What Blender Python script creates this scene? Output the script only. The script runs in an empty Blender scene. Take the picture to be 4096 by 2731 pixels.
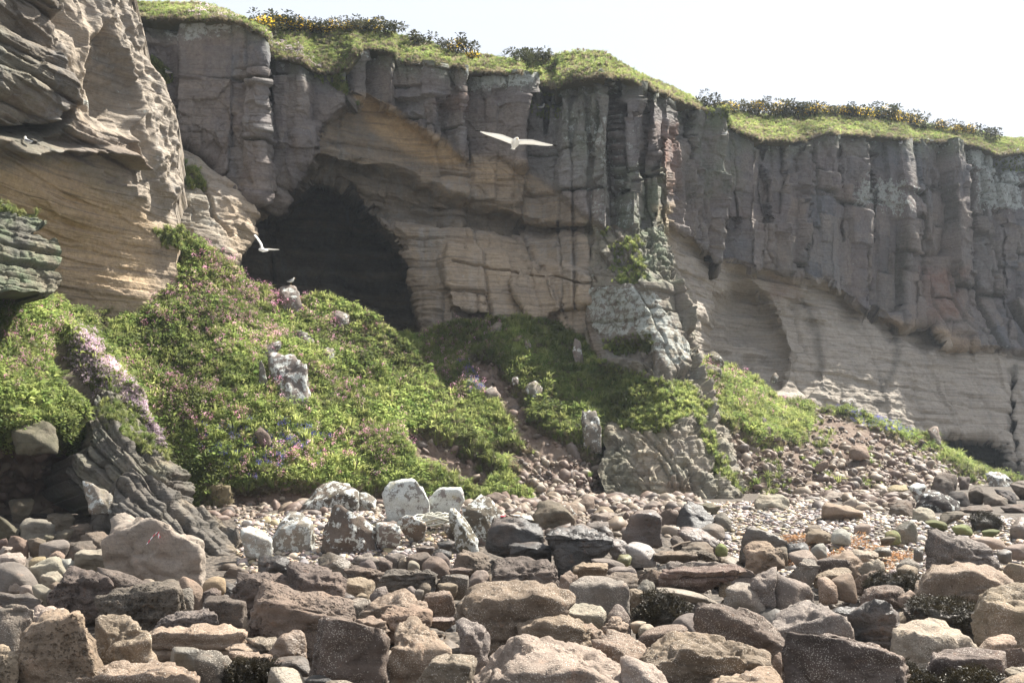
import bpy, bmesh, math, random
import numpy as np
from mathutils import Vector
R = math.radians
scene = bpy.context.scene
C = scene.collection

# ------------------------------------------------------------ camera, sky, sun, exposure
F = 1098.0; CX, CY = 512.0, 341.0; HC = 3.0; TH = math.atan(116 / F)
cam = bpy.data.objects.new('camera', bpy.data.cameras.new('camera')); C.objects.link(cam)
cam.location = (0, 0, HC); cam.rotation_euler = (math.pi / 2 + TH, 0, 0)
cam.data.sensor_width = 36; cam.data.lens = 36 * F / 1024; cam.data.clip_end = 6000; cam.data.clip_start = 0.1
scene.camera = cam
HAZE = 0.0003
SUN_AZ, SUN_EL = 55.0, 51.0            # azimuth clockwise from +Y (view direction) towards +X
w = bpy.data.worlds.new('World'); scene.world = w; w.use_nodes = True
nt = w.node_tree; nt.nodes.clear()
sky = nt.nodes.new('ShaderNodeTexSky'); sky.sky_type = 'NISHITA'; sky.sun_disc = False
sky.sun_elevation = R(SUN_EL); sky.sun_rotation = R(SUN_AZ); sky.air_density = 1.0; sky.dust_density = 4.0; sky.ozone_density = 1.0
bg = nt.nodes.new('ShaderNodeBackground'); bg.inputs[1].default_value = 0.050
ow = nt.nodes.new('ShaderNodeOutputWorld')
hz = nt.nodes.new('ShaderNodeMix'); hz.data_type = 'RGBA'; hz.inputs[0].default_value = .75; hz.inputs[7].default_value = (7.8, 8.2, 8.9, 1)   # thin bright haze over the whole sky
nt.links.new(sky.outputs[0], hz.inputs[6]); nt.links.new(hz.outputs[2], bg.inputs[0]); nt.links.new(bg.outputs[0], ow.inputs[0])
sl = bpy.data.lights.new('sun', 'SUN'); sl.energy = 5.0; sl.angle = R(0.5); sl.color = (1.0, 0.95, 0.86)
so = bpy.data.objects.new('sun', sl); C.objects.link(so)
sd = Vector((math.sin(R(SUN_AZ)) * math.cos(R(SUN_EL)), math.cos(R(SUN_AZ)) * math.cos(R(SUN_EL)), math.sin(R(SUN_EL))))
so.rotation_euler = sd.to_track_quat('Z', 'Y').to_euler(); so.location = (60, 40, 80)
scene.view_settings.view_transform = 'Standard'; scene.view_settings.look = 'None'
scene.view_settings.exposure = 1.5; scene.view_settings.gamma = 1.0; scene.view_settings.use_curve_mapping = False
scene.cycles.max_bounces = 6; scene.cycles.transparent_max_bounces = 6
scene.cycles.use_denoising = True

# ------------------------------------------------------------ numeric helpers
def A_(x): return np.asarray(x, dtype=np.float64)
def unproj(px, py, Y):
    """the point at ground distance Y that the photograph shows at px, py (1024 x 682)"""
    px, py, Y = A_(px), A_(py), A_(Y)
    dx = (px - CX) / F; dz = -(py - CY) / F
    yy = math.cos(TH) - dz * math.sin(TH); zz = math.sin(TH) + dz * math.cos(TH)
    k = Y / yy
    return np.stack([dx * k, Y + 0 * k, HC + zz * k], -1)
def ray(px, py):
    p = unproj(px, py, 1.0); return p - np.array([0, 0, HC])
def proj(P):
    x, y, z = P[..., 0], P[..., 1], P[..., 2] - HC
    f = y * math.cos(TH) + z * math.sin(TH); u = -y * math.sin(TH) + z * math.cos(TH)
    return CX + F * x / f, CY - F * u / f
def h3(x, y, z, s=0):
    x = np.asarray(x).astype(np.int64); y = np.asarray(y).astype(np.int64); z = np.asarray(z).astype(np.int64)
    n = (x * 374761393 + y * 668265263 + z * 2147483647 + int(s) * 974711) & 0xffffffff
    n = ((n ^ (n >> 13)) * 1274126177) & 0xffffffff
    n = ((n ^ (n >> 16)) * 2246822519) & 0xffffffff
    n = n ^ (n >> 15)
    return (n & 0xffffff) / 16777216.0
def vn(x, y, z=0.0, s=0):
    x, y = A_(x), A_(y); z = A_(z) + 0 * x
    xi, yi, zi = np.floor(x), np.floor(y), np.floor(z)
    u, v, t = x - xi, y - yi, z - zi
    u = u * u * (3 - 2 * u); v = v * v * (3 - 2 * v); t = t * t * (3 - 2 * t)
    r = 0
    for a in (0, 1):
        wa = u if a else 1 - u
        for b in (0, 1):
            wb = v if b else 1 - v
            for c in (0, 1):
                wc = t if c else 1 - t
                r = r + wa * wb * wc * h3(xi + a, yi + b, zi + c, s)
    return 2 * r - 1
def fbm(x, y, z=0.0, o=4, s=0, g=0.5):
    r = 0; a = 1.0; n = 0
    for i in range(o):
        r = r + a * vn(A_(x) * 2**i + 3.7 * i, A_(y) * 2**i + 1.3 * i, A_(z) * 2**i, s + i); n += a; a *= g
    return r / n
def worley3(x, y, z, s=0):
    xi, yi, zi = np.floor(x), np.floor(y), np.floor(z)
    f1 = np.full(x.shape, 9.0); f2 = f1.copy()
    for a in (-1, 0, 1):
        for b in (-1, 0, 1):
            for c in (-1, 0, 1):
                X, Y, Z = xi + a, yi + b, zi + c
                d = (X + h3(X, Y, Z, s) - x)**2 + (Y + h3(X, Y, Z, s + 1) - y)**2 + (Z + h3(X, Y, Z, s + 2) - z)**2
                f2 = np.where(d < f1, f1, np.minimum(f2, d)); f1 = np.minimum(f1, d)
    return np.sqrt(f1), np.sqrt(f2)
def facet(x, y, z, s=0):
    """fractured rock: every cell a tilted plane of its own"""
    xi, yi, zi = np.floor(x), np.floor(y), np.floor(z)
    f1 = np.full(x.shape, 9.0); v = np.zeros(x.shape)
    for a in (-1, 0, 1):
        for b in (-1, 0, 1):
            for c in (-1, 0, 1):
                X, Y, Z = xi + a, yi + b, zi + c
                dx = x - X - h3(X, Y, Z, s); dy = y - Y - h3(X, Y, Z, s + 1); dz = z - Z - h3(X, Y, Z, s + 2)
                d = dx * dx + dy * dy + dz * dz
                q = .5 * (2 * h3(X, Y, Z, s + 3) - 1) + 1.2 * (h3(X, Y, Z, s + 4) - .5) * dx + 1.2 * (h3(X, Y, Z, s + 6) - .5) * dz
                m = d < f1; v = np.where(m, q, v); f1 = np.where(m, d, f1)
    return v
def sm(a, b, x):
    t = np.clip((x - a) / (b - a), 0, 1); return t * t * (3 - 2 * t)
def cells1(u, s):
    i = np.floor(u)
    e0 = i + .7 * (h3(i, s, 0, 11) - .5); e1 = i + 1 + .7 * (h3(i + 1, s, 0, 11) - .5)
    lo = u < e0; hi = u >= e1
    i = np.where(lo, i - 1, np.where(hi, i + 1, i))
    a = i + .7 * (h3(i, s, 0, 11) - .5); b = i + 1 + .7 * (h3(i + 1, s, 0, 11) - .5)
    return i, np.minimum(u - a, b - u), (u - a) / (b - a)
def blocks(s, z, wd, ht, seed=0, lean=0.0, warp=0.12):
    """jointed rock: columns split into blocks; returns offset -1..1, distance to the nearest joint (m), tilt terms"""
    s = s + warp * wd * 3 * vn(s * .3 / wd, z * .35 / ht, seed) + lean * z + warp * .5 * vn(s * 1.7, z * 1.7, seed + 3)
    c, dc, fc = cells1(s / wd, A_(seed))
    hh = ht * (.45 + 1.5 * h3(c, seed, 1)**1.5)
    zz = z + .12 * (s) * (h3(c, seed, 5) - .3) + warp * vn(s * .8, z * .8, seed + 9)
    r, dr, fr = cells1(zz / hh + 9 * h3(c, seed, 2), c * 13 + seed)
    off = 2 * h3(c, r, seed, 4) - 1
    t1 = (h3(c, r, seed, 5) - .5) * (fc - .5) * 2; t2 = (h3(c, r, seed, 6) - .5) * (fr - .5) * 2
    colo = 2 * h3(c, seed, 77, 3) - 1
    return off, np.minimum(dc * wd, dr * hh), t1, t2, colo, h3(c, r, seed, 8)
def strata(s, z, h, seed=0, dip=0.08, wav=.6, ls=.22):
    zz = z + dip * s + wav * fbm(s * .12, z * .15, seed, 2, seed)
    j, d, f = cells1(zz / h, A_(seed))
    off = vn(s * ls, j * 5.37, seed + .5, seed + 2) + .4 * vn(s * ls * 3.1, j * 7.1, 2.2, seed)
    return off, d * h, f
def inpoly(x, y, P):
    c = np.zeros(x.shape, bool); n = len(P)
    for i in range(n):
        (x1, y1), (x2, y2) = P[i], P[(i + 1) % n]
        if y1 == y2: continue
        k = ((y1 > y) != (y2 > y)) & (x < (x2 - x1) * (y - y1) / (y2 - y1) + x1); c ^= k
    return c
def pdist(x, y, P, closed=True):
    d = np.full(x.shape, 1e9); n = len(P)
    for i in range(n if closed else n - 1):
        (x1, y1), (x2, y2) = P[i], P[(i + 1) % n]
        vx, vy = x2 - x1, y2 - y1; L = vx * vx + vy * vy + 1e-9
        t = np.clip(((x - x1) * vx + (y - y1) * vy) / L, 0, 1)
        d = np.minimum(d, (x - x1 - t * vx)**2 + (y - y1 - t * vy)**2)
    return np.sqrt(d)
def PP(t):
    v = [float(q) for q in t.replace(',', ' ').split()]; return [(v[i], v[i + 1]) for i in range(0, len(v), 2)]
def area(x, y, t, soft=6, grow=0):
    P = PP(t) if isinstance(t, str) else t
    d = pdist(x, y, P); d = np.where(inpoly(x, y, P), d, -d)
    return sm(-soft, soft, d + grow)
def line(x, y, t, wd):
    return 1 - sm(0, wd, pdist(x, y, PP(t), False))
def curve(t):
    P = PP(t); xs = [p[0] for p in P]; ys = [p[1] for p in P]
    return lambda x: np.interp(x, xs, ys)
class TPS:
    def __init__(s, t, lam=1.0):
        v = [float(q) for q in t.replace(',', ' ').split()]; a = np.array(v).reshape(-1, 3); s.p = a[:, :2] / 100
        n = len(a); d = np.linalg.norm(s.p[:, None] - s.p[None], axis=-1); K = np.where(d > 0, d * d * np.log(d + 1e-12), 0) + lam * .02 * np.eye(n)
        Pm = np.c_[np.ones(n), s.p]; M = np.zeros((n + 3, n + 3)); M[:n, :n] = K; M[:n, n:] = Pm; M[n:, :n] = Pm.T
        s.w = np.linalg.solve(M, np.r_[a[:, 2], 0, 0, 0])
    def __call__(s, x, y):
        x = A_(x) / 100; y = A_(y) / 100; n = len(s.p); r = s.w[n] + s.w[n + 1] * x + s.w[n + 2] * y
        for i in range(n):
            d2 = (x - s.p[i, 0])**2 + (y - s.p[i, 1])**2; r = r + s.w[i] * .5 * d2 * np.log(d2 + 1e-12)
        return r

# ------------------------------------------------------------ objects
def tag(o, label=None, cat=None, group=None, kind=None):
    if label: o['label'] = label
    if cat: o['category'] = cat
    if group: o['group'] = group
    if kind: o['kind'] = kind
    return o
def mesh_np(name, V, Fc, mat=None, attrs=None, smooth=True, link=True, parent=None):
    me = bpy.data.meshes.new(name); V = np.ascontiguousarray(V, dtype=np.float32); Fc = np.ascontiguousarray(Fc, dtype=np.int32)
    n, k = Fc.shape
    me.vertices.add(len(V)); me.vertices.foreach_set('co', V.ravel())
    me.loops.add(n * k); me.loops.foreach_set('vertex_index', Fc.ravel())
    me.polygons.add(n); me.polygons.foreach_set('loop_start', np.arange(0, n * k, k, dtype=np.int32))
    me.polygons.foreach_set('loop_total', np.full(n, k, dtype=np.int32))
    if smooth: me.polygons.foreach_set('use_smooth', np.ones(n, bool))
    me.update(calc_edges=True)
    for a, v in (attrs or {}).items():
        at = me.attributes.new(a, 'FLOAT', 'POINT'); at.data.foreach_set('value', np.ascontiguousarray(v, dtype=np.float32).ravel())
    if mat: me.materials.append(mat)
    if not link: return me
    o = bpy.data.objects.new(name, me); C.objects.link(o)
    if parent: o.parent = parent
    return o
def gridfaces(ny, nx, off=0):
    i = np.arange(ny * nx).reshape(ny, nx) + off
    return np.stack([i[:-1, :-1], i[1:, :-1], i[1:, 1:], i[:-1, 1:]], -1).reshape(-1, 4)
def sheet(name, x0, x1, top, bot, depth, disp, mats, sp=1.0, back=None, rows=False, chunk=None):
    """a rock or turf face: grid between two outline curves, real distance from depth(), relief from disp(); its rim is carried
    back by `back` metres so that it has thickness"""
    if rows:
        ys = np.arange(x0, x1 + sp, sp); n2 = int(max(bot(ys) - top(ys)) / sp); t = np.linspace(0, 1, n2)
        py = np.repeat(ys[:, None], n2, 1); a, b = top(ys)[:, None], bot(ys)[:, None]; px = a + (b - a) * t[None]
    else:
        xs = np.arange(x0, x1 + sp, sp); n2 = int(max(bot(xs) - top(xs)) / sp); t = np.linspace(0, 1, n2)
        px = np.repeat(xs[None, :], n2, 0); a, b = top(xs)[None], bot(xs)[None]; py = a + (b - a) * t[:, None]
    D = depth(px, py); P = unproj(px, py, D)
    gx = np.gradient(P, axis=1); gy = np.gradient(P, axis=0)
    N = np.cross(gx, gy); N /= np.linalg.norm(N, axis=-1, keepdims=True) + 1e-9
    N *= -np.sign(N[..., 1:2] + 1e-9)     # towards the camera side
    d, at = disp(P, px, py, N)
    P = P + N * d[..., None]
    ny, nx = px.shape; V = P.reshape(-1, 3); Fc = gridfaces(ny, nx)
    A = {k: v.reshape(-1) for k, v in at.items()}
    if back:
        idx = np.arange(ny * nx).reshape(ny, nx); loop = np.r_[idx[0, :], idx[1:, -1], idx[-1, -2::-1], idx[-2:0:-1, 0]]
        m = len(loop); B = V[loop] + np.array(back, float)[None]; mid = V[loop] + np.array(back, float)[None] * .12
        o = len(V); V = np.r_[V, mid, B]; l2 = np.roll(np.arange(m), -1)
        Fc = np.r_[Fc, np.stack([loop, o + np.arange(m), o + l2, loop[l2]], -1), np.stack([o + np.arange(m), o + m + np.arange(m), o + m + l2, o + l2], -1)]
        A = {k: np.r_[v, v[loop], v[loop]] for k, v in A.items()}
    ob = mesh_np(name, V, Fc, mats, A)
    ob['kind'] = 'structure'
    return ob, P, N, px, py, at

# ------------------------------------------------------------ materials
class NT:
    def __init__(s, name):
        s.m = bpy.data.materials.new(name); s.m.use_nodes = True; s.t = s.m.node_tree; s.t.nodes.clear()
        s.out = s.t.nodes.new('ShaderNodeOutputMaterial'); s.b = s.t.nodes.new('ShaderNodeBsdfPrincipled'); s.t.links.new(s.b.outputs[0], s.out.inputs[0])
        s.b.inputs['Roughness'].default_value = .85; s.b.inputs['Specular IOR Level'].default_value = .3
        tc = s.t.nodes.new('ShaderNodeTexCoord'); s.obj = tc.outputs['Object']; s.geo = s.t.nodes.new('ShaderNodeNewGeometry')
        s.pos = s.geo.outputs['Position']
    def L(s, a, b): s.t.links.new(a, b)
    def set(s, sock, v):
        if isinstance(v, bpy.types.NodeSocket): s.L(v, sock)
        else: sock.default_value = (tuple(v) + (1,) if sock.type == 'RGBA' and len(v) == 3 else v)
    def attr(s, n):
        a = s.t.nodes.new('ShaderNodeAttribute'); a.attribute_name = n; return a.outputs['Fac']
    def ocol(s):
        return s.t.nodes.new('ShaderNodeObjectInfo')
    def map(s, v, sc=(1, 1, 1), rot=(0, 0, 0)):
        m = s.t.nodes.new('ShaderNodeMapping'); s.L(v, m.inputs[0]); m.inputs['Scale'].default_value = sc; m.inputs['Rotation'].default_value = rot; return m.outputs[0]
    def noise(s, v, sc, det=4, rough=.55, dist=0, lac=2.0):
        n = s.t.nodes.new('ShaderNodeTexNoise'); s.L(v, n.inputs['Vector']); n.inputs['Scale'].default_value = sc; n.inputs['Detail'].default_value = det
        n.inputs['Roughness'].default_value = rough; n.inputs['Distortion'].default_value = dist; return n.outputs['Fac']
    def vor(s, v, sc, f='F1', out='Distance', rnd=1):
        n = s.t.nodes.new('ShaderNodeTexVoronoi'); s.L(v, n.inputs['Vector']); n.inputs['Scale'].default_value = sc; n.feature = f; n.inputs['Randomness'].default_value = rnd
        return n.outputs[out]
    def ramp(s, f, pts, interp='LINEAR'):
        r = s.t.nodes.new('ShaderNodeValToRGB'); r.color_ramp.interpolation = interp; e = r.color_ramp.elements
        while len(e) < len(pts): e.new(.5)
        for i, (p, c) in enumerate(pts):
            e[i].position = p; e[i].color = (c, c, c, 1) if isinstance(c, (int, float)) else tuple(c) + (1,)
        s.L(f, r.inputs[0]); return r.outputs[0]
    def math(s, op, a, b=0.0, c=None, clamp=False):
        m = s.t.nodes.new('ShaderNodeMath'); m.operation = op; m.use_clamp = clamp; s.set(m.inputs[0], a); s.set(m.inputs[1], b)
        if c is not None: s.set(m.inputs[2], c)
        return m.outputs[0]
    def mix(s, f, a, b, mode='MIX'):
        m = s.t.nodes.new('ShaderNodeMix'); m.data_type = 'RGBA'; m.blend_type = mode; s.set(m.inputs[0], f); s.set(m.inputs[6], a); s.set(m.inputs[7], b); return m.outputs[2]
    def mulc(s, c, f):   # colour times scalar
        v = s.t.nodes.new('ShaderNodeVectorMath'); v.operation = 'SCALE'; s.L(c, v.inputs[0]); s.set(v.inputs['Scale'], f); return v.outputs[0]
    def bump(s, h, st=.5, dist=.05, prev=None):
        b = s.t.nodes.new('ShaderNodeBump'); b.inputs['Strength'].default_value = st; b.inputs['Distance'].default_value = dist; s.L(h, b.inputs['Height'])
        if prev: s.L(prev, b.inputs['Normal'])
        return b.outputs[0]
    def col(s, c): s.set(s.b.inputs['Base Color'], c)
    def nrm(s, n): s.L(n, s.b.inputs['Normal'])

def cliff_mat():
    n = NT('cliff_rock'); p = n.pos
    big = n.noise(p, .16, 5, .6); med = n.noise(p, .9, 6, .65); fine = n.noise(p, 5, 8, .7)
    streak = n.noise(n.map(p, (1.1, 1.1, .16)), 1.0, 6, .65, .5)
    bed = n.noise(n.map(p, (.25, .25, 4.0), (0, R(5), 0)), 1.0, 5, .6, .6)
    cap = n.mix(n.ramp(med, [(.36, 0), (.62, 1)]), (.106, .107, .11), (.185, .165, .147))
    cap = n.mix(n.ramp(streak, [(.38, 0), (.62, 1)]), cap, (.13, .146, .165))
    cap = n.mix(n.ramp(big, [(.42, 0), (.62, 1)]), cap, (.17, .128, .108))
    cap = n.mix(n.math('MULTIPLY', n.attr('tone'), .75), cap, (.25, .222, .20))
    sand = n.mix(n.ramp(med, [(.38, 0), (.62, 1)]), (.21, .165, .12), (.30, .235, .165))
    sand = n.mix(n.ramp(bed, [(.45, 0), (.7, .85)]), sand, (.19, .165, .135))
    sand = n.mix(n.ramp(streak, [(.5, 0), (.72, .8)]), sand, (.25, .245, .235))
    hu = n.ramp(n.attr('hue'), [(.12, (.085, .088, .10)), (.32, (.13, .115, .115)), (.52, (.20, .165, .135)), (.72, (.115, .095, .095)), (.9, (.18, .175, .17))]); cap = n.mix(n.ramp(n.noise(p, .5, 4), [(.3, .75), (.7, .35)]), cap, n.mulc(hu, n.ramp(fine, [(.2, .7), (.8, 1.35)])))
    c = n.mix(n.attr('cap'), sand, cap)
    c = n.mix(n.math('MULTIPLY', n.attr('warm'), n.ramp(fine, [(.3, .65), (.7, 1)])), c, n.mix(med, (.40, .26, .13), (.56, .41, .24)))
    c = n.mix(n.math('MULTIPLY', n.attr('pale'), n.ramp(streak, [(.3, .95), (.75, .55)])), c, n.mix(bed, (.46, .41, .345), (.30, .27, .235)))
    b2 = n.noise(n.map(p, (.18, .18, 6.5), (0, R(9), R(20))), 1.0, 5, .7, .8)
    c = n.mix(n.math('MULTIPLY', n.ramp(b2, [(.5, 0), (.62, .55)]), n.math('SUBTRACT', 1.0, n.attr('cap'))), c, (.17, .14, .115))
    c = n.mix(n.math('MULTIPLY', n.attr('rust'), n.ramp(med, [(.35, .2), (.6, 1)])), c, (.22, .10, .06))
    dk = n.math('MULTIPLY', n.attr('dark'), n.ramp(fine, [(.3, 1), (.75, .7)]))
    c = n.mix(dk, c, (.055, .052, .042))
    gr = n.math('MULTIPLY', n.attr('algae'), n.ramp(med, [(.4, .3), (.6, 1)])); c = n.mix(gr, c, (.115, .14, .085))
    lm = n.math('ADD', n.noise(p, 2.6, 7, .75), n.math('MULTIPLY', n.attr('lichen'), .3))
    lm = n.ramp(lm, [(.70, 0), (.73, 1)]); c = n.mix(n.math('MULTIPLY', lm, n.ramp(n.attr('lichen'), [(0.02, 0), (.12, .7)])), c, n.mix(fine, (.30, .33, .29), (.46, .48, .45)))
    c = n.mix(n.ramp(n.noise(p, 9, 6, .8), [(.62, 0), (.68, .35)]), c, (.06, .05, .05))
    c = n.mulc(c, n.ramp(fine, [(.25, .82), (.75, 1.16)]))
    wv = n.t.nodes.new('ShaderNodeVectorMath'); wv.operation = 'MULTIPLY_ADD'; nc = n.t.nodes.new('ShaderNodeTexNoise'); n.L(p, nc.inputs['Vector']); nc.inputs['Scale'].default_value = .8; nc.inputs['Detail'].default_value = 5
    n.L(nc.outputs['Color'], wv.inputs[0]); wv.inputs[1].default_value = (.8, .8, .8); n.L(p, wv.inputs[2])
    ck2 = n.ramp(n.vor(n.map(wv.outputs[0], (1.5, 1.5, .55)), 1.0, 'DISTANCE_TO_EDGE'), [(.0, 1), (.03, 0)])
    ck = n.math('MULTIPLY', n.math('MULTIPLY', ck2, n.ramp(med, [(.48, 0), (.6, 1)])), n.ramp(n.attr('cap'), [(0, .25), (1, 1)]))
    c = n.mix(n.math('MULTIPLY', n.attr('turf'), 1.0), c, n.mix(med, (.06, .075, .03), (.13, .11, .06))); c = n.mix(n.math('MULTIPLY', ck, .4), c, (.045, .04, .038))
    n.col(c)
    b = n.bump(ck, .5, -.10); b = n.bump(med, .7, .3, b); b = n.bump(bed, .75, .2, b); b = n.bump(b2, .6, .12, b); b = n.bump(fine, .6, .06, b); b = n.bump(n.noise(p, 22, 5, .7), .5, .02, b)
    n.nrm(b); return n.m
def soil_mat():
    n = NT('slope_ground'); p = n.pos
    med = n.noise(p, .8, 6, .6); fine = n.noise(p, 6, 7, .7)
    turf = n.mix(n.ramp(med, [(.35, 0), (.65, 1)]), (.07, .085, .03), (.15, .125, .07))
    soil = n.mix(n.ramp(fine, [(.3, 0), (.7, 1)]), (.085, .058, .044), (.175, .125, .095))
    soil = n.mix(n.ramp(med, [(.45, 0), (.65, .8)]), soil, (.21, .165, .13))
    c = n.mix(n.attr('soil'), turf, soil)
    c = n.mix(n.math('MULTIPLY', n.attr('rock'), 1.0), c, n.mix(med, (.09, .075, .055), (.15, .125, .09)))
    n.col(c); v = n.vor(p, 3.5); b = n.bump(v, .4, .12); b = n.bump(fine, .7, .1, b); n.nrm(b); n.b.inputs['Roughness'].default_value = .95
    return n.m
M_CLIFF = cliff_mat(); M_SLOPE = soil_mat()

# ------------------------------------------------------------ the cliffs
def cliff_relief(P, px, py, nh, big=1.0, smooth=0.0, capw=None, seed=0):
    """returns displacement (m) for jointed caprock and for bedded sandstone, in wall coordinates s,z"""
    X, Y, Z = P[..., 0], P[..., 1], P[..., 2]
    s = X * .93 + Y * .37
    o1, d1, a1, b1, c1, r1 = blocks(s, Z, 4.2, 7.5, 21 + seed, .02, .10)
    o2, d2, a2, b2, c2, r2 = blocks(s, Z, 1.5, 3.0, 35 + seed, .03, .10)
    o3, d3, a3, b3, c3, r3 = blocks(s, Z, .62, .85, 48 + seed, .03, .08)
    brk = sm(.35, .75, r1)                       # how broken this big block is
    fa = facet(X * .42 + .2 * vn(X * .5, Z * .5, 1.), Y * .42, Z * .26, 81); fb = facet(X * 1.1, Y * 1.1, Z * .75 + .2 * vn(X, Z, 2.), 85)
    k1 = sm(-.5, .3, vn(s * .35, Z * .3, 7.)); k2 = sm(-.1, .5, vn(s * .6, Z * .5, 8.))
    rt = sm(64, 76, Y); J = .5 * c1 + .35 * o1 + (1.1 + 1.3 * rt) * a1 + (.5 + .5 * rt) * b1 + (.4 + .6 * brk) * (.34 * o2 + .2 * c2 + (.5 + .6 * rt) * a2 + (.25 + .3 * rt) * b2) + (.05 + brk * .6) * (.06 * o3 + .12 * a3) + (.35 + .5 * brk) * .8 * fa + (.15 + .5 * brk) * .5 * fb + (.3 + .7 * brk) * .16 * facet(X * 2.6, Y * 2.6, Z * 1.8, 88)
    wf = 1 + 1.1 * sm(64, 78, Y); J = J * (1 + .1 * rt)
    J = J - .6 * np.exp(-(d1 / .085 / wf)**2) * k1 - .45 * (.35 + .65 * brk) * np.exp(-(d2 / .06 / wf)**2) * k2 - .10 * brk * np.exp(-(d3 / .045)**2) * k2
    J = J + (.25 - .2 * rt) * fbm(X * .25, Y * .25, Z * .25, 3, 5) + .07 * fbm(X * 1.6, Y * 1.6, Z * 1.6, 3, 8)
    q1, e1, f1 = strata(s, Z, 1.5, 3 + seed); q2, e2, f2 = strata(s, Z, .42, 7 + seed, .10)
    S = .34 * q1 + .14 * q2 - .14 * np.exp(-(e1 / .09)**2) * sm(-.2, .5, vn(s * .2, Z * .4, 3)) - .05 * np.exp(-(e2 / .05)**2)
    S = S + .9 * fbm(X * .10, Y * .10, Z * .10, 3, 15) + .12 * fbm(X * .9, Y * .9, Z * 1.6, 4, 18)
    S = S + .35 * fa * sm(-.2, .4, vn(X * .12, Z * .12, 3.)) - .12 * np.exp(-(d1 / .08)**2) * k1
    S = S + .10 * facet(X * 1.2, Y * 1.2, Z * 1.5, 89) + .05 * fbm(X * 3, Y * 3, Z * 5, 3, 90)
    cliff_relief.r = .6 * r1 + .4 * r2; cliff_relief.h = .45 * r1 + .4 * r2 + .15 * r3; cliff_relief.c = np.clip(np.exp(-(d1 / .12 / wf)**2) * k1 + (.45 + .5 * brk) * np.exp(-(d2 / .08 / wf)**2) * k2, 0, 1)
    return J, S

YM = curve('60,55 130,56.5 232,57 262,56.4 270,58.2 300,57.8 312,59 357,59.5 360,61 392,60.2 396,61.8 437,61 440,62.4 463,61.5 467,63.2 521,62.2 525,64.2 556,63.6 560,62.0 606,60.6 610,63.2 618,62.6 634,61.6 641,62.4 644,64 655,63.6 659,66 668,66 672,68 682,69 700,71 722,72.2 726,73.6 757,74 762,76 790,76.5 795,78 836,79.5 840,81 868,82 872,84 905,85 910,87 960,89.5 965,91 1024,93 1120,97 1250,103')
_x = np.arange(0, 1300.0); _k = np.exp(-(np.arange(-60, 61) / 22.0)**2); _y = np.convolve(np.pad(YM(_x), 60, mode='edge'), _k / _k.sum(), 'valid')
YS = lambda x: np.interp(x, _x, _y)
TOPM = curve('60,10 130,15 150,17 200,17 222,19 232,21 250,25 262,32 268,40 272,55 285,58 300,60 316,70 330,72 345,68 352,60 358,50 392,52 396,60 437,64 463,65 467,72 500,72 522,72 525,80 556,88 570,80 606,74 609,78 634,78 643,82 656,90 670,92 672,96 690,104 700,108 722,118 734,128 760,138 790,140 806,138 808,134 830,132 860,134 900,136 915,140 950,140 980,145 1000,153 1024,152 1120,160 1250,165')
BOTM = curve('60,330 250,350 430,360 600,360 700,400 760,420 900,470 960,500 1250,515')
CAPL = 'M'
def cap_mask(px, py):
    line_y = curve('60,150 175,138 215,165 240,190 262,203 275,200 290,192 312,160 318,128 345,105 362,96 400,115 430,138 462,158 500,158 556,190 606,232 640,250 668,225 690,240 720,262 775,278 830,285 868,312 895,330 925,322 945,345 1024,352 1250,365')
    return sm(-5, 5, line_y(px) - py)
CAVE = '225,290 225,230 262,212 274,203 290,194 312,182 335,184 356,196 372,214 388,240 402,266 412,300 424,345 424,380 225,380 225,310'
CEIL = '276,203 300,170 322,160 360,166 395,170 430,186 470,205 530,224 590,232 560,236 470,228 420,224 392,216 372,212 356,196 300,186'
def warpxy(P, px, py, a=3.0, f=.5):
    return px + a * fbm(P[..., 0] * f, P[..., 1] * f, P[..., 2] * f, 3, 71), py + a * fbm(P[..., 0] * f + 9, P[..., 1] * f, P[..., 2] * f, 3, 72)
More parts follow.
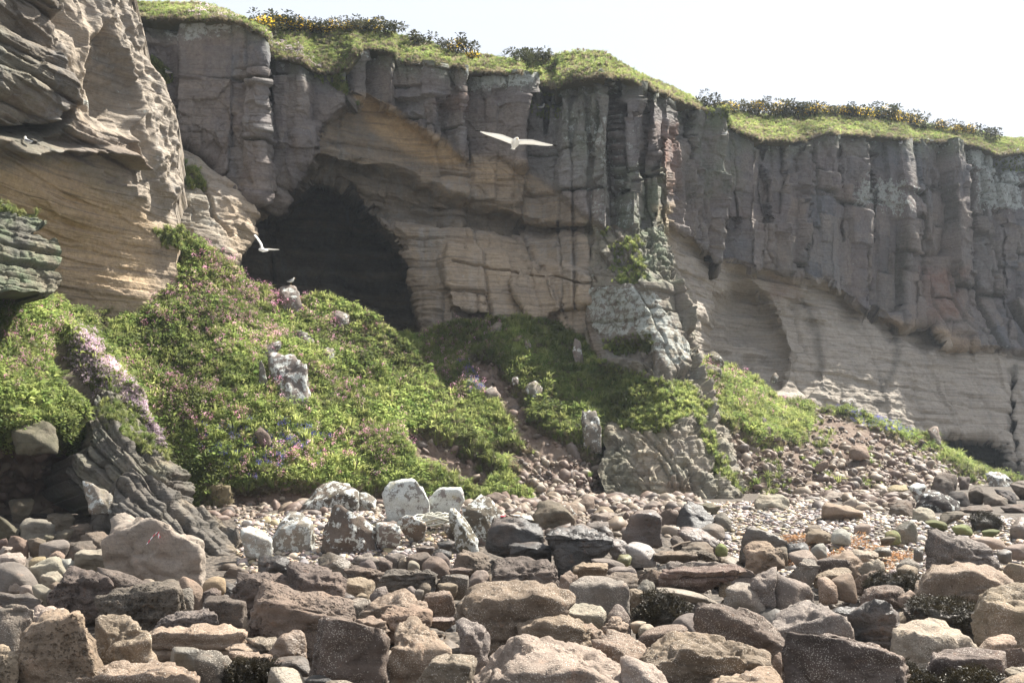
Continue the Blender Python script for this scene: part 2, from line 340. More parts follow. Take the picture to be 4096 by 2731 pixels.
def dM(px, py):
    D0 = YM(px); r_ = sm(560, 760, py * 0 + px)
    D0s = YS(px); D = D0
    P = unproj(px, py, D); wx, wy = warpxy(P, px, py, 5)
    cap = cap_mask(wx, wy)
    right = sm(640, 720, px)
    D = D0s + cap * (D0 - D0s)
    mid = area(px, py, '440,110 620,110 640,340 440,340', 16)
    D = D + (1 - cap) * (1.1 + .8 * right) * (1 - .85 * mid)
    D = D - .016 * np.maximum(0, py - 200) * (1 - right)          # batter towards the foot
    D = D - .05 * np.maximum(0, py - 300) * right
    D = D + 1.7 * area(wx, wy, CEIL, 9)
    D = D + 10 * area(wx, wy, CAVE, 4) + 1.5 * area(wx, wy, CAVE, 16)
    # alcove and small cave on the right, big flakes
    D = D + 3.4 * area(wx, wy, '698,352 704,322 716,302 732,290 748,290 764,302 776,322 782,350 778,385 720,385', 11) + .8 * area(wx, wy, '778,330 788,302 806,300 822,325 822,375 800,395 775,385', 7)
    D = D + 15 * area(wx, wy, '938,445 945,436 975,438 1000,448 1004,470 990,480 938,470', 5)
    D = D + 1.6 * area(wx, wy, '870,310 905,330 925,322 930,318 940,345 920,352 890,345', 5)
    D = D + 2.5 * line(px, py, '1008,380 1010,420 1014,500', 4)
    D = D - .9 * area(wx, wy, '442,262 448,245 500,250 560,262 600,280 600,300 560,310 520,330 480,312 450,308', 3)
    D = D - .7 * area(wx, wy, '512,285 530,262 548,272 560,300 566,330 530,320', 2)
    D = D - .5 * area(wx, wy, '300,135 318,128 350,150 380,160 440,180 470,190 440,205 350,190 310,172', 8)
    for x, a in ((272, .8), (545, .0), (573, .5), (590, .5), (600, .0)):
        D = D + a * np.exp(-((px - x - (py - 200) * .02) / 1.6)**2)
    D = D + 1.5 * line(px, py, '545,72 546,134', 2.5) + 2.0 * line(px, py, '607,80 617,130 622,190', 3.5)
    for t_ in ('727,118 731,170 736,225', '762,138 765,200 770,262', '795,150 799,190 806,250', '838,140 840,190 843,240', '873,150 871,220 867,300', '911,140 913,230 918,325', '964,160 966,240 963,335', '690,112 692,170 697,240', '645,90 650,150 655,225', '1000,165 1003,250 1008,340'): D = D + .55 * line(wx + 2 * vn(py * .08, 0 * py, 3.), py, t_, 1.6)
    return D
def dispM(P, px, py, N):
    wx, wy = warpxy(P, px, py, 6)
    cap = cap_mask(wx, wy); J, S = cliff_relief(P, px, py, N)
    cave = area(px, py, CAVE, 6); 
    ed = np.minimum(sm(0, 30, py - TOPM(px)), 1)
    flat = .35 + .65 * sm(0, 1, 1 - area(px, py, '165,28 232,25 234,120 190,128 175,80', 10))
    flat = flat * (1 - .45 * area(px, py, '440,170 556,170 600,90 620,230 560,330 440,330', 12))
    d = cap * J * flat * (.85 - .15 * sm(640, 720, px)) + (1 - cap) * S * .9
    mid = area(px, py, '432,110 625,110 640,340 432,340', 14)
    d = d * (1 - mid) + mid * (.42 * J + .25 * S)
    d = d + (1 - cap) * J * .10 * (1 - cave) * (1 - mid)
    alc = area(wx, wy, '700,340 720,320 760,325 775,350 775,385 700,375', 8); d = d + alc * (.9 * strata(P[..., 0] * .9 + P[..., 1] * .4, P[..., 2], .9, 401, .05, .4, .3)[0] - .3) + cave * .9 * strata(P[..., 0], P[..., 2], 1.1, 403, .05, .5, .25)[0]
    ceil = area(wx, wy, CEIL, 8); d = d + ceil * .8 * strata(P[..., 0], P[..., 2], .7, 405, .12, .5, .3)[0]
    d = d - .5 * line(wx, wy, '440,224 480,228 530,226 590,232', 2.2) - .35 * line(wx, wy, '450,262 500,270 545,276 600,283', 1.5) - .4 * line(wx, wy, '559,110 558,225 562,320', 1.6)
    wy2 = wy
    warm = np.clip(area(wx, wy, '352,92 372,96 400,112 440,138 462,158 440,163 405,150 375,128', 5) + .35 * area(wx, wy, '440,245 470,235 560,260 600,300 560,330 480,312 445,300', 12) + .7 * area(wx, wy, '655,205 672,205 676,250 662,245', 5) + .5 * area(wx, wy, '440,150 520,165 550,185 470,185', 10) + .5 * area(wx, wy, '860,310 930,330 1000,350 1000,362 900,345', 6), 0, 1)
    pale = sm(640, 700, px) * (1 - cap) * .9 + .25 * area(wx, wy, '430,240 600,250 600,330 430,330', 20)
    rust = .7 * np.clip(.9 * area(wx, wy, '657,120 676,120 678,190 664,200', 5) + .7 * area(wx, wy, '915,265 960,270 962,320 925,325', 8) + .4 * area(wx, wy, '770,275 790,280 800,300 772,300', 5) + .5 * area(wx, wy, '430,100 470,90 466,112 440,112', 4), 0, 1)
    lich = np.clip(.4 * area(wx, wy, '160,20 232,24 232,40 170,45', 6) + .8 * area(wx, wy, '465,68 522,72 522,90 466,88', 8) + .3 * area(wx, wy, '590,110 640,110 640,240 590,240', 12) + .25 * area(wx, wy, '540,90 606,80 610,160 540,150', 14) + .35 * sm(20, 0, py - TOPM(px)) + .7 * area(wx, wy, '855,175 905,180 905,215 855,205', 10) + .8 * area(wx, wy, '970,150 1024,150 1024,210 980,210', 8) + .15, 0, 1)
    alg = np.clip(.75 * sm(26, 2, py - TOPM(px)) + .8 * area(wx, wy, '618,160 665,170 672,262 690,340 640,330 610,250', 10) + .5 * area(wx, wy, '680,110 735,120 740,200 700,200', 12) + .5 * area(wx, wy, '550,90 606,80 610,200 560,150', 14) + .7 * area(wx, wy, '590,225 640,235 632,275 595,275', 10), 0, 1)
    dark = np.clip((.62 + .5 * vn(P[..., 0] * .1, P[..., 2] * 1.6, 6.)) * cave + .5 * area(wx, wy, CEIL, 6) + .9 * area(wx, wy, '940,438 1004,445 1004,500 940,480', 6) + .8 * line(wx, wy, '1008,370 1010,420 1014,500', 5) + .45 * line(wx, wy, '325,130 322,120', 4) + .6 * line(wx, wy, '895,345 880,400 850,470', 7) + .5 * line(wx, wy, '800,300 815,325 822,370', 7) + .6 * area(wx, wy, '938,445 1024,470 1024,500 938,500', 5), 0, 1)  # cave and ceiling areas: their shade is put into the rock colour
    dark = np.clip(dark + .85 * cliff_relief.c * cap, 0, 1)  # joints darkened as dirt, and deepened as crevice shade painted in
    tone = np.clip(1.2 * sm(.35, 1, cliff_relief.r) * cap + .3 * sm(.2, .8, vn(P[..., 0] * .3, P[..., 2] * .15, 5.0)) + .7 * area(wx, wy, '440,150 600,190 606,232 560,260 430,240', 14), 0, 1)
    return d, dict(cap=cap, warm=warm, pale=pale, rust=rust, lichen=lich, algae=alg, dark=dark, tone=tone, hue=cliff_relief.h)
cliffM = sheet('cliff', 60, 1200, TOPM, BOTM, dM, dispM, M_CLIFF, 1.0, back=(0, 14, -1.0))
tag(cliffM[0], 'tall jointed sandstone cliff with a sea cave', kind='structure')

# near cliff on the left, leaning forward of the main wall
DL = TPS('-60,-60,36 0,-60,38 70,-60,41 125,-60,45 -60,60,36.5 0,60,38.5 60,60,41 100,60,43 125,50,45 145,80,47 -60,140,37 0,140,39 60,140,42 110,140,44 160,140,47.5 176,180,49 -60,240,40 0,240,42 60,240,44.5 110,250,46 170,240,48.5 0,320,44 60,320,45.5 120,320,46.5 180,320,48.5', 2)
def dispL(P, px, py, N):
    X, Y, Z = P[..., 0], P[..., 1], P[..., 2]
    wx, wy = warpxy(P, px, py, 4)
    s = X * .8 + Y * .5
    low = area(wx, wy, '-80,158 0,165 60,165 110,200 150,215 190,230 190,400 -80,400', 14)        # smooth orange sandstone
    ledg = area(wx, wy, '-80,-70 45,-70 55,40 62,75 78,112 95,130 130,140 130,165 60,160 0,165 -80,160', 8)
    crust = area(wx, wy, '100,-60 125,-10 140,55 170,100 180,190 165,210 140,170 120,110 108,60 92,20', 8)
    q1, e1, f1 = strata(s, Z, .95, 61, .10, .7, .3); q2, e2, f2 = strata(s, Z, .34, 62, .12, .5, .4)
    prof = np.abs(2 * f1 - 1)**2.5
    L1 = .62 * q1 - .30 * prof + .28 * q2 + .5 * fbm(X * .25, Y * .25, Z * .35, 3, 63)
    wf1, wf2 = worley3(X * .75 + .3 * vn(X, Y, Z), Y * .75, Z * .62, 64)
    taf = -np.clip(.62 - wf1, 0, 1) * .9 
    wg1, wg2 = worley3(X * 2.4, Y * 2.4, Z * 2.1, 66)
    cr = -.35 * np.clip(.6 - wg1, 0, 1) + .25 * fbm(X * 1.2, Y * 1.2, Z * 1.2, 4, 67) + .5 * fbm(X * .4, Y * .4, Z * .5, 3, 65)
    S = .9 * fbm(X * .18, Y * .18, Z * .3, 3, 68) + .12 * q2 - .10 * np.exp(-(e1 / .07)**2) * sm(-.2, .4, vn(s * .3, Z * .5, 2)) + .07 * fbm(X * 1.5, Y * 1.5, Z * 2.5, 3, 69)
    mid = .9 * fbm(X * .3, Y * .3, Z * .35, 4, 70) + taf * sm(-.3, .3, vn(X * .2, Y * .2, Z * .25))
    d = ledg * (L1 + .5) + ledg * (.22 * facet(X * .9, Y * .9, Z * 1.6, 93) + .12 * fbm(X * 2.2, Y * 2.2, Z * 4, 4, 94)) + (1 - ledg) * (1 - low) * (.14 * facet(X * 1.3, Y * 1.3, Z * 1.3, 95) + .08 * fbm(X * 3, Y * 3, Z * 3, 3, 96)) + low * .05 * facet(X * 1.1, Y * 1.1, Z * 2.2, 97) + (1 - ledg) * ((1 - low) * (mid * (1 - crust) + crust * (cr + .5)) + low * S)
    d = d - .8 * area(wx, wy, '92,40 105,25 118,60 128,80 126,110 112,122 100,112 92,80', 8) + .35 * line(wx, wy, '118,50 127,85 130,110 120,140 133,160', 4)
    d = d - 1.6 * line(wx, wy, '58,112 40,128 -20,130', 7)
    d = d + .8 * line(wx, wy, '0,142 50,143 110,150 128,165', 5)
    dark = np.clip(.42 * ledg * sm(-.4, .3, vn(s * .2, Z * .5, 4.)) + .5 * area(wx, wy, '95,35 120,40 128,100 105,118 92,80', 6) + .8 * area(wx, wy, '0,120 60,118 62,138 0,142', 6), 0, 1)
    lich = np.clip(.22 * crust + 1.3 * line(wx, wy, '64,87 80,97 92,104 100,116', 5) + .2 * line(wx, wy, '0,50 50,48 62,58', 7), 0, 1.2)
    warm = np.clip(low * .85 * sm(260, 190, wy - 60 + 0) + .45 * low + .3 * area(wx, wy, '60,20 110,30 115,130 70,120', 12), 0, 1) * (1 - .75 * area(wx, wy, '128,150 185,150 190,320 158,320 150,230', 12))
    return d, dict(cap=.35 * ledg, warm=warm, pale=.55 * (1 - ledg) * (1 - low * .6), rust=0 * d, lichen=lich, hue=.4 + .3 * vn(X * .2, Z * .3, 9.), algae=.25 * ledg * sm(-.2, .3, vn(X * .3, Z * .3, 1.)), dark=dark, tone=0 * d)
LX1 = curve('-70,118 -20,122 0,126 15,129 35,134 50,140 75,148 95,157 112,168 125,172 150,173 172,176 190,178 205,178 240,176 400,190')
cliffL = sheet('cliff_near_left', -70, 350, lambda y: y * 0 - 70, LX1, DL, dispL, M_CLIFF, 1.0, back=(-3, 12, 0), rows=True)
tag(cliffL[0], 'near orange sandstone cliff with dark ledges', kind='structure')

# rounded sandstone nose between near cliff and cave
NX1 = curve('125,178 135,182 145,195 155,212 165,225 175,240 185,252 195,262 205,270 212,272 222,274 235,275 245,270 255,265 265,262 275,259 300,250 360,240')
DN = TPS('120,130,54 120,200,53 120,300,52 175,140,55.5 200,200,54 230,180,56 230,240,53.5 262,210,56.5 275,230,57.5 262,270,56.5 220,300,53.5 180,300,52 180,230,53', 2)
def dispN(P, px, py, N):
    X, Y, Z = P[..., 0], P[..., 1], P[..., 2]; wx, wy = warpxy(P, px, py, 4)
    J, S = cliff_relief(P, px, py, N, seed=5)
    edge = sm(0, 22, NX1(py) - px)
    d = .7 * S + .12 * facet(X * .8, Y * .8, Z * .8, 99) + .5 * fbm(X * .4, Y * .4, Z * .4, 3, 91) - 2.2 * (1 - edge)**2 - .3 * line(px, py, '255,283 266,276', 1.5)
    d = d - .35 * line(wx, wy, '180,175 205,190 212,215 230,235', 3)
    warm = .75 * area(wx, wy, '218,205 250,200 275,222 275,290 235,300 228,250', 8) + .3 * area(wx, wy, '215,160 250,190 262,205 235,205', 8)
    return d, dict(cap=0 * d, warm=np.clip(warm, 0, 1), pale=.55 + 0 * d, rust=0 * d, lichen=.15 + .25 * area(wx, wy, '178,180 215,190 225,230 190,240', 10), algae=.25 * area(wx, wy, '175,150 200,160 215,230 180,230', 10), dark=0 * d, tone=0 * d)
cliffN = sheet('cliff_nose', 118, 345, lambda y: y * 0 + 95, NX1, DN, dispN, M_CLIFF, 1.0, back=(-2, 8, 0), rows=True)
tag(cliffN[0], 'rounded pale sandstone nose beside the cave mouth', kind='structure')

# buttress in the middle: lichen-white face above, broken ribs below, running down to the beach
PX0 = curve('190,606 225,600 250,592 285,584 320,582 345,588 370,597 400,602 418,609 434,599 450,607 470,597 490,605 520,592')
PX1 = curve('190,655 225,662 260,670 300,681 320,687 345,696 360,702 380,710 400,715 420,721 440,731 455,738 480,745 500,748 520,750')
DP = TPS('606,190,62 650,190,63.5 600,225,61.6 635,225,61 665,225,62.5 586,285,60.2 620,285,58.6 660,285,57.8 684,300,59.5 584,330,59.4 620,335,57.4 665,335,56 695,345,58 600,380,57 640,380,54.8 680,385,54 712,390,56 602,430,53.5 640,430,52 690,430,51.5 728,435,54 600,480,50.3 640,480,49.6 690,480,49.2 742,480,51.5 600,515,49 640,515,48.6 690,515,48 748,515,50.5', 1)
def dispP(P, px, py, N):
    X, Y, Z = P[..., 0], P[..., 1], P[..., 2]; wx, wy = warpxy(P, px, py, 3.5)
    s = X * .93 + Y * .37
    o1, d1, a1, b1, c1, r1 = blocks(s, Z, 2.2, 2.6, 121, .05, .1); o2, d2, a2, b2, c2, r2 = blocks(s, Z, .8, .9, 135, .06, .1)
    face = area(wx, wy, '590,292 586,320 600,368 640,368 650,350 668,380 690,370 684,320 668,285 612,282', 3)
    q, e, f = strata(s, Z, .6, 77, .05)
    fa = facet(X * .75, Y * .75, Z * .45, 181); fb = facet(X * 1.8, Y * 1.8, Z * 1.1, 185)
    br = .2 * c1 + .2 * o1 + .4 * a1 + .1 * o2 + .15 * a2 - .25 * np.exp(-(d1 / .06)**2) - .12 * np.exp(-(d2 / .045)**2) + .12 * q + .42 * fa + .26 * fb + .12 * facet(X * 3.2, Y * 3.2, Z * 2.4, 188) + .2 * fbm(X * .5, Y * .5, Z * .5, 3, 78)
    fl = .28 * fa + .14 * fb + .12 * o1 + .25 * a1 - .15 * np.exp(-(d1 / .05)**2) + .12 * fbm(X * .6, Y * .6, Z * .6, 3, 79)
    turf = area(wx, wy, '590,362 640,376 660,386 690,383 705,410 700,425 725,470 738,492 722,480 703,440 690,412 672,425 655,430 630,428 612,423 590,412', 4)
    bl = sm(190, 235, py) * sm(0, 14, px - PX0(py))
    d = face * (fl + .35) + (1 - face) * (br * (1 - .6 * turf) + .3 * turf * fbm(X * .9, Y * .9, Z * .9, 3, 80)) * (.3 + .7 * bl)
    d = d - .35 * line(wx, wy, '668,285 680,330 690,375', 1.5) - 1.0 * line(wx, wy, '712,430 716,470 722,510', 3) + .7 * line(wx, wy, '670,285 692,350 705,400 712,440', 3)
    d = d - .8 * area(wx, wy, '610,345 650,338 652,368 640,362 615,360', 4)
    lich = np.clip(.55 * area(wx, wy, '592,288 630,285 660,300 690,360 670,372 640,340 600,335 588,310', 5) + .22, 0, .85)
    alg = np.clip(.8 * area(wx, wy, '640,225 668,225 668,285 640,280', 8) + .35, 0, 1)
    return d, dict(hue=.3 + .3 * r1, cap=.35 * (1 - face) * sm(420, 360, py) + .15 + .5 * face, warm=.35 * area(wx, wy, '625,430 668,425 668,500 630,490', 8), pale=.5 * area(wx, wy, '620,420 735,400 740,500 620,500', 10), rust=.55 * area(wx, wy, '665,480 700,482 712,520 660,520', 6) + .35 * area(wx, wy, '588,300 605,360 590,350', 6), lichen=lich, algae=alg, dark=.5 * area(wx, wy, '596,440 630,440 640,500 600,500', 8), tone=.3 + 0 * d, turf=turf)
cliffP = sheet('cliff_buttress', 225, 520, PX0, PX1, DP, dispP, M_CLIFF, .9, back=(1, 9, 0), rows=True)
tag(cliffP[0], 'lichen-white rock buttress running down to the beach', kind='structure')

# ------------------------------------------------------------ ground
def zg(X, Y):
    X, Y = A_(X), A_(Y)
    z = 1.2 * sm(18, 46, Y) + .25 * sm(50, 80, Y)
    z = z - 3.2 * sm(0, 14, X - (30 + .22 * Y)) - 1.5 * sm(12, -10, Y)
    return z
def zv(X, Y): return zg(X, Y) - .46 * sm(38, 30, A_(Y))      # gaps between the boulders go down to here
def gpt(px, py, lift=0.0):
    """where the line of sight through px, py meets the beach"""
    r = ray(px, py); lo, hi = 2.0, 140.0
    for _ in range(50):
        m = (lo + hi) / 2; P = r * m + np.array([0, 0, HC])
        if P[2] > zg(P[0], P[1]) + lift: lo = m
        else: hi = m
    return r * lo + np.array([0, 0, HC])
def ground_mat():
    n = NT('beach_ground'); p = n.pos
    v = n.vor(p, 7, 'F1', 'Color'); vd = n.vor(p, 7); vd2 = n.vor(p, 17)
    c = n.mix(n.noise(p, 2.5, 6, .7), (.075, .06, .048), (.17, .14, .11))
    c = n.mix(n.ramp(vd, [(.35, 0), (.6, .8)]), c, (.05, .042, .035))
    c = n.mix(n.math('MULTIPLY', n.attr('wet'), .85), c, (.028, .022, .018))  # blackens the gaps between near boulders: crevice shade painted into the ground
    n.col(c); b = n.bump(vd, 1, -.06); b = n.bump(vd2, .7, -.02, b); n.nrm(b); return n.m
ys = np.r_[np.linspace(-40, 8, 30), np.geomspace(8.3, 130, 260), np.linspace(140, 420, 12)]
xs = np.linspace(-1, 1, 320)
XX = xs[None] * (60 + np.abs(ys[:, None]) * .9); YY = ys[:, None] + 0 * XX
ZZ = zv(XX, YY) + .10 * fbm(XX * .5, YY * .5, 0, 4, 31)
g = mesh_np('beach_ground', np.stack([XX, YY, ZZ], -1).reshape(-1, 3), gridfaces(*XX.shape), ground_mat(), {'wet': sm(22, 15, YY) * .9})  # attribute holds painted gap shade, growing towards the camera
g.data.flip_normals()
tag(g, 'stony beach under the boulders', kind='structure')
n = NT('sea_water'); n.col((.02, .035, .045)); n.b.inputs['Roughness'].default_value = .12; n.nrm(n.bump(n.noise(n.pos, 1.2, 6), .6, .3)); 
sea = mesh_np('sea', [(-500, -500, -.9), (500, -500, -.9), (500, 500, -.9), (-500, 500, -.9)], [(0, 1, 2, 3)], n.m); tag(sea, 'calm dark sea beyond the beach', kind='structure')

# ------------------------------------------------------------ turf slopes
def slope_disp(amp, soil_polys, rock_polys='', dry=''):
    def f(P, px, py, N):
        X, Y, Z = P[..., 0], P[..., 1], P[..., 2]; wx, wy = warpxy(P, px, py, 7, .6)
        so = np.zeros(px.shape)
        for t in soil_polys: so = np.maximum(so, area(wx, wy, t, 3))
        d = amp * (.7 * fbm(X * .45, Y * .45, Z * .45, 4, 41) + .28 * np.abs(fbm(X * 1.2, Y * 1.2, Z * 1.2, 3, 42)))
        w1, w2 = worley3(X * 1.6, Y * 1.6, Z * 1.6, 43)
        rk = area(wx, wy, rock_polys, 3) if rock_polys else 0 * d
        if dry: d = d + (.5 + .35 * fbm(X * .8, Y * .8, Z * .8, 3, 49)) * line(wx, wy, dry, 17)
        d = d * (1 - .5 * so) + so * (-.55 + .30 * (w2 - w1) + .25 * fbm(X * 2, Y * 2, Z * 2, 3, 44))
        d = d + rk * (-.7 + .7 * facet(X * .9, Y * .9, Z * .7, 47) + .3 * facet(X * 2.2, Y * 2.2, Z * 2.2, 48))
        return d, dict(soil=so, rock=rk, turf=np.clip(1 - so - rk, 0, 1))
    return f
# left mound (sunlit)
T1TOP = curve('-80,240 0,262 20,274 40,290 60,302 76,318 88,322 100,314 120,295 140,275 150,262 158,245 165,234 172,232 185,238 200,246 215,256 228,262 235,272 250,282 262,292 280,300 305,302 320,298 335,298 350,305 362,312 380,326 392,335 405,346 415,358 428,366 440,385 455,410 470,430 485,450 505,470 530,490')
T1BOT = curve('-80,528 60,524 120,520 180,508 240,510 300,510 380,505 420,500 480,505 530,510')
D1 = TPS('-80,240,37 0,262,40 60,302,43 88,322,45 120,295,48 165,234,50.5 200,246,50.5 235,272,51 262,292,52.5 305,302,53 350,305,53 392,335,53 428,366,52 455,410,50 485,450,48.5 530,490,47 -80,350,35 0,350,37.5 60,360,40 110,360,44 170,330,46.5 230,340,47.5 290,350,49 350,370,50 400,410,49 0,430,35 60,430,37 110,430,40.5 170,420,43 230,420,44 300,420,45.5 370,440,46.5 430,460,46.5 -80,455,34.5 0,455,36.5 60,458,38 120,460,41 -80,525,38 0,522,39 60,520,40 120,516,41.5 190,495,42 300,508,42.5 420,505,44 480,505,45 530,512,46', .5)
SOIL1 = ['90,322 105,318 125,300 150,280 156,285 135,310 110,330 98,340', '400,425 425,425 455,440 470,452 500,475 480,490 455,475 420,462 402,445', '-80,448 60,452 130,470 190,500 120,530 -80,540', '158,240 178,246 182,258 168,262 158,255', '225,490 300,488 385,488 420,485 440,515 225,520', '380,330 400,345 415,362 400,352']
t1 = sheet('slope_left_mound', -80, 530, T1TOP, T1BOT, D1, slope_disp(.55, SOIL1, '52,345 68,350 88,372 105,398 125,425 148,452 118,452 84,418 60,380', '62,338 88,360 115,392 140,425 155,448'), M_SLOPE, 1.6, back=(0, 6, -4))
# centre slope (in the shade of the wall)
T2TOP = curve('360,340 400,338 425,332 450,325 480,322 500,318 515,316 540,322 560,325 585,335 600,350 640,362 660,385 680,390')
T2BOT = curve('360,500 430,505 520,512 620,512 680,512')
D2 = TPS('360,340,57.5 425,332,59 515,316,60 585,335,59.5 640,362,59 680,390,58 400,400,54 470,380,56 540,380,56.5 590,400,55 660,420,57 450,450,50.5 520,450,51 580,450,51.3 640,450,55 430,505,46.5 520,512,46.5 580,512,46.8 620,512,51.5 680,512,53', .5)
SOIL2 = ['467,358 480,352 500,362 515,385 530,405 540,418 565,435 600,460 640,490 600,480 560,455 520,440 505,410 490,395 472,372', '480,440 520,440 560,448 600,475 620,500 560,490 520,470 490,455', '500,470 560,468 620,490 660,515 480,515', '600,430 640,440 640,500 606,490']
t2 = sheet('slope_centre', 360, 680, T2TOP, T2BOT, D2, slope_disp(.6, SOIL2), M_SLOPE, 1.5, back=(0, 5, -4))
# right mound
T3TOP = curve('680,380 700,362 712,360 725,363 740,372 752,378 768,388 780,398 800,402 815,405 845,408 870,415 885,422 910,430 930,436 938,445 950,452 975,462 1000,472 1024,480 1100,490')
T3BOT = curve('680,500 760,505 860,510 960,512 1100,520')
D3 = TPS('680,380,62 712,360,67 760,382,69 800,402,70 850,410,72 900,426,73 940,445,74 1000,472,75 1100,490,78 690,420,61 722,425,57.5 760,430,59 820,440,61 880,450,63 940,468,64 690,470,58 742,478,54.5 770,480,54.5 840,490,56 920,495,58 1000,500,62 680,505,56 735,507,53 770,507,51.5 860,510,53 960,512,56 1100,515,62', .5)
SOIL3 = ['708,420 730,430 745,425 760,440 800,440 812,410 830,408 850,425 880,430 930,445 960,470 1100,500 1100,530 690,530 712,470', '816,402 850,412 880,428 930,440 930,450 880,445 830,425']
t3 = sheet('slope_right_mound', 680, 1100, T3TOP, T3BOT, D3, slope_disp(.6, SOIL3), M_SLOPE, 1.4, back=(0, 5, -4))
tag(t1[0], 'steep flowery turf mound below the cave'); tag(t2[0], 'shaded grassy slope with eroded soil'); tag(t3[0], 'grassy mound with bare soil scree')

def dispO(dip, amp, alg, seed, sc=1.0):
    def f(P, px, py, N):
        X, Y, Z = P[..., 0], P[..., 1], P[..., 2]; a = R(dip); u = X * math.cos(a) - Z * math.sin(a); v = X * math.sin(a) + Z * math.cos(a)
        q1, e1, f1 = strata(u, v, .42 * sc, seed, .02, .25, .35); q2, e2, f2 = strata(u, v, .15 * sc, seed + 1, .02, .12, .8)
        d = amp * (.34 * q1 - .22 * np.exp(-(e1 / .05)**2) + .10 * q2 - .05 * np.exp(-(e2 / .025)**2) + .3 * facet(u * .7, Y * .7, v * .9, seed) + .08 * facet(X * 2.4, Y * 2.4, Z * 2.4, seed + 2) + .25 * fbm(X * .7, Y * .7, Z * .7, 4, seed + 3))
        w1, w2 = worley3(X * 3.2, Y * 3.2, Z * 3.2, seed + 7); d = d - .10 * amp * np.clip(.6 - w1, 0, 1)
        g = fbm(X * .8, Y * .8, Z * .8, 3, seed + 5)
        return d, dict(cap=.75 + 0 * d, warm=.4 * sm(-.1, .4, g), pale=0 * d, rust=0 * d, lichen=.12 + 0 * d, algae=alg * sm(-.4, .2, g), dark=.4 * sm(.2, -.3, g) + .36, tone=0 * d, turf=0 * d, hue=.7 + .2 * g)
    return f
OM = sheet('mossy_outcrop', 203, 292, lambda y: y * 0 - 60, curve('203,10 206,15 211,19 213,38 222,45 227,44 231,34 235,43 240,50 247,58 258,62 268,57 275,64 284,62 292,54'), TPS('-60,203,36.5 20,203,38.5 45,222,39 -60,250,35.6 20,250,37.3 60,260,38.6 -60,295,35 20,295,36.5 60,295,38', 2), dispO(4, 1.0, 1.0, 301, 1.6), M_CLIFF, .8, back=(-4, 4, 0), rows=True)
tag(OM[0], 'dark mossy outcrop jutting in from the left edge above the turf', 'outcrop', kind='thing')
OU = sheet('rock_outcrop', 392, 518, curve('392,104 405,94 420,90 436,92 444,88 452,82 460,74 470,68 480,66 488,76 496,92 506,108 518,116'), curve('392,112 405,124 420,138 436,150 444,157 452,168 460,181 470,193 480,199 490,200 500,197 508,186 518,170'), TPS('60,400,40.5 104,396,40.6 125,400,40.2 95,418,38.2 138,422,38.4 60,440,37.5 112,440,36 150,440,36.6 200,480,37 70,470,36.4 130,470,34.6 180,470,35.2 90,500,35.4 150,500,34 195,505,35.6 110,520,34.6 170,520,34.4', 1), dispO(32, 1.0, .4, 311), M_CLIFF, .7, back=(-2.4, 3.5, -.5), rows=True)
tag(OU[0], 'dark upper block of the bedded outcrop, plunging from under the pink thrift', 'outcrop', kind='thing')
OB = sheet('rock_outcrop', 474, 580, curve('474,124 482,116 492,113 502,112 512,114 522,124 532,138 542,152 552,166 562,182 572,198 580,212'), curve('474,134 482,148 492,170 502,190 510,206 518,222 526,234 534,243 542,245 550,245 560,241 570,238 580,232'), TPS('115,474,34.2 135,474,34.4 112,500,33 160,500,33.2 190,502,34 130,525,32.4 190,525,32.4 235,526,33.4 170,550,31.8 220,550,31.8 246,545,32.8 200,575,31.4 235,575,31.8', 1), dispO(30, .9, .12, 321), M_CLIFF, .7, back=(-1.6, 2.5, -.8), rows=True)
tag(OB[0], 'long bedded beam of rock plunging down towards the pebbles', 'outcrop', kind='thing')

# clifftop turf
SKY = curve('60,-5 118,-8 125,2 150,5 175,5 200,4 222,10 235,16 245,20 252,26 262,24 285,26 300,27 320,30 345,28 360,28 385,32 400,36 430,44 460,54 490,57 512,60 545,58 560,54 575,51 592,51 605,54 625,66 645,78 662,84 672,88 690,96 700,104 715,112 735,112 760,115 790,114 820,113 850,114 875,116 900,120 925,125 950,129 975,131 1000,137 1024,139 1100,148 1200,152')
def dT(px, py):
    t = np.clip((TOPM(px) + 2 - py) / np.maximum(TOPM(px) + 2 - SKY(px), 4), 0, 1)
    return YM(px) - .6 + t**1.2 * (5 + 3 * sm(650, 720, px)) 
def dispT(P, px, py, N):
    X, Y, Z = P[..., 0], P[..., 1], P[..., 2]
    t = np.clip((TOPM(px) + 2 - py) / (TOPM(px) + 2 - SKY(px) + 1e-6), 0, 1)
    d = .3 * fbm(X * .5, Y * .5, Z * .6, 4, 51) + .12 * np.abs(fbm(X * 1.4, Y * 1.4, Z * 1.4, 3, 52))
    return d * (1 - .5 * t), dict(soil=.15 + 0 * d, rock=0 * d, turf=1 + 0 * d)
t4 = sheet('clifftop_turf', 100, 1150, SKY, lambda x: np.maximum(TOPM(x) + 2, SKY(x) + 5), dT, dispT, M_SLOPE, 1.3, back=(0, 30, -1.5))
tag(t4[0], 'rough turf along the clifftop')

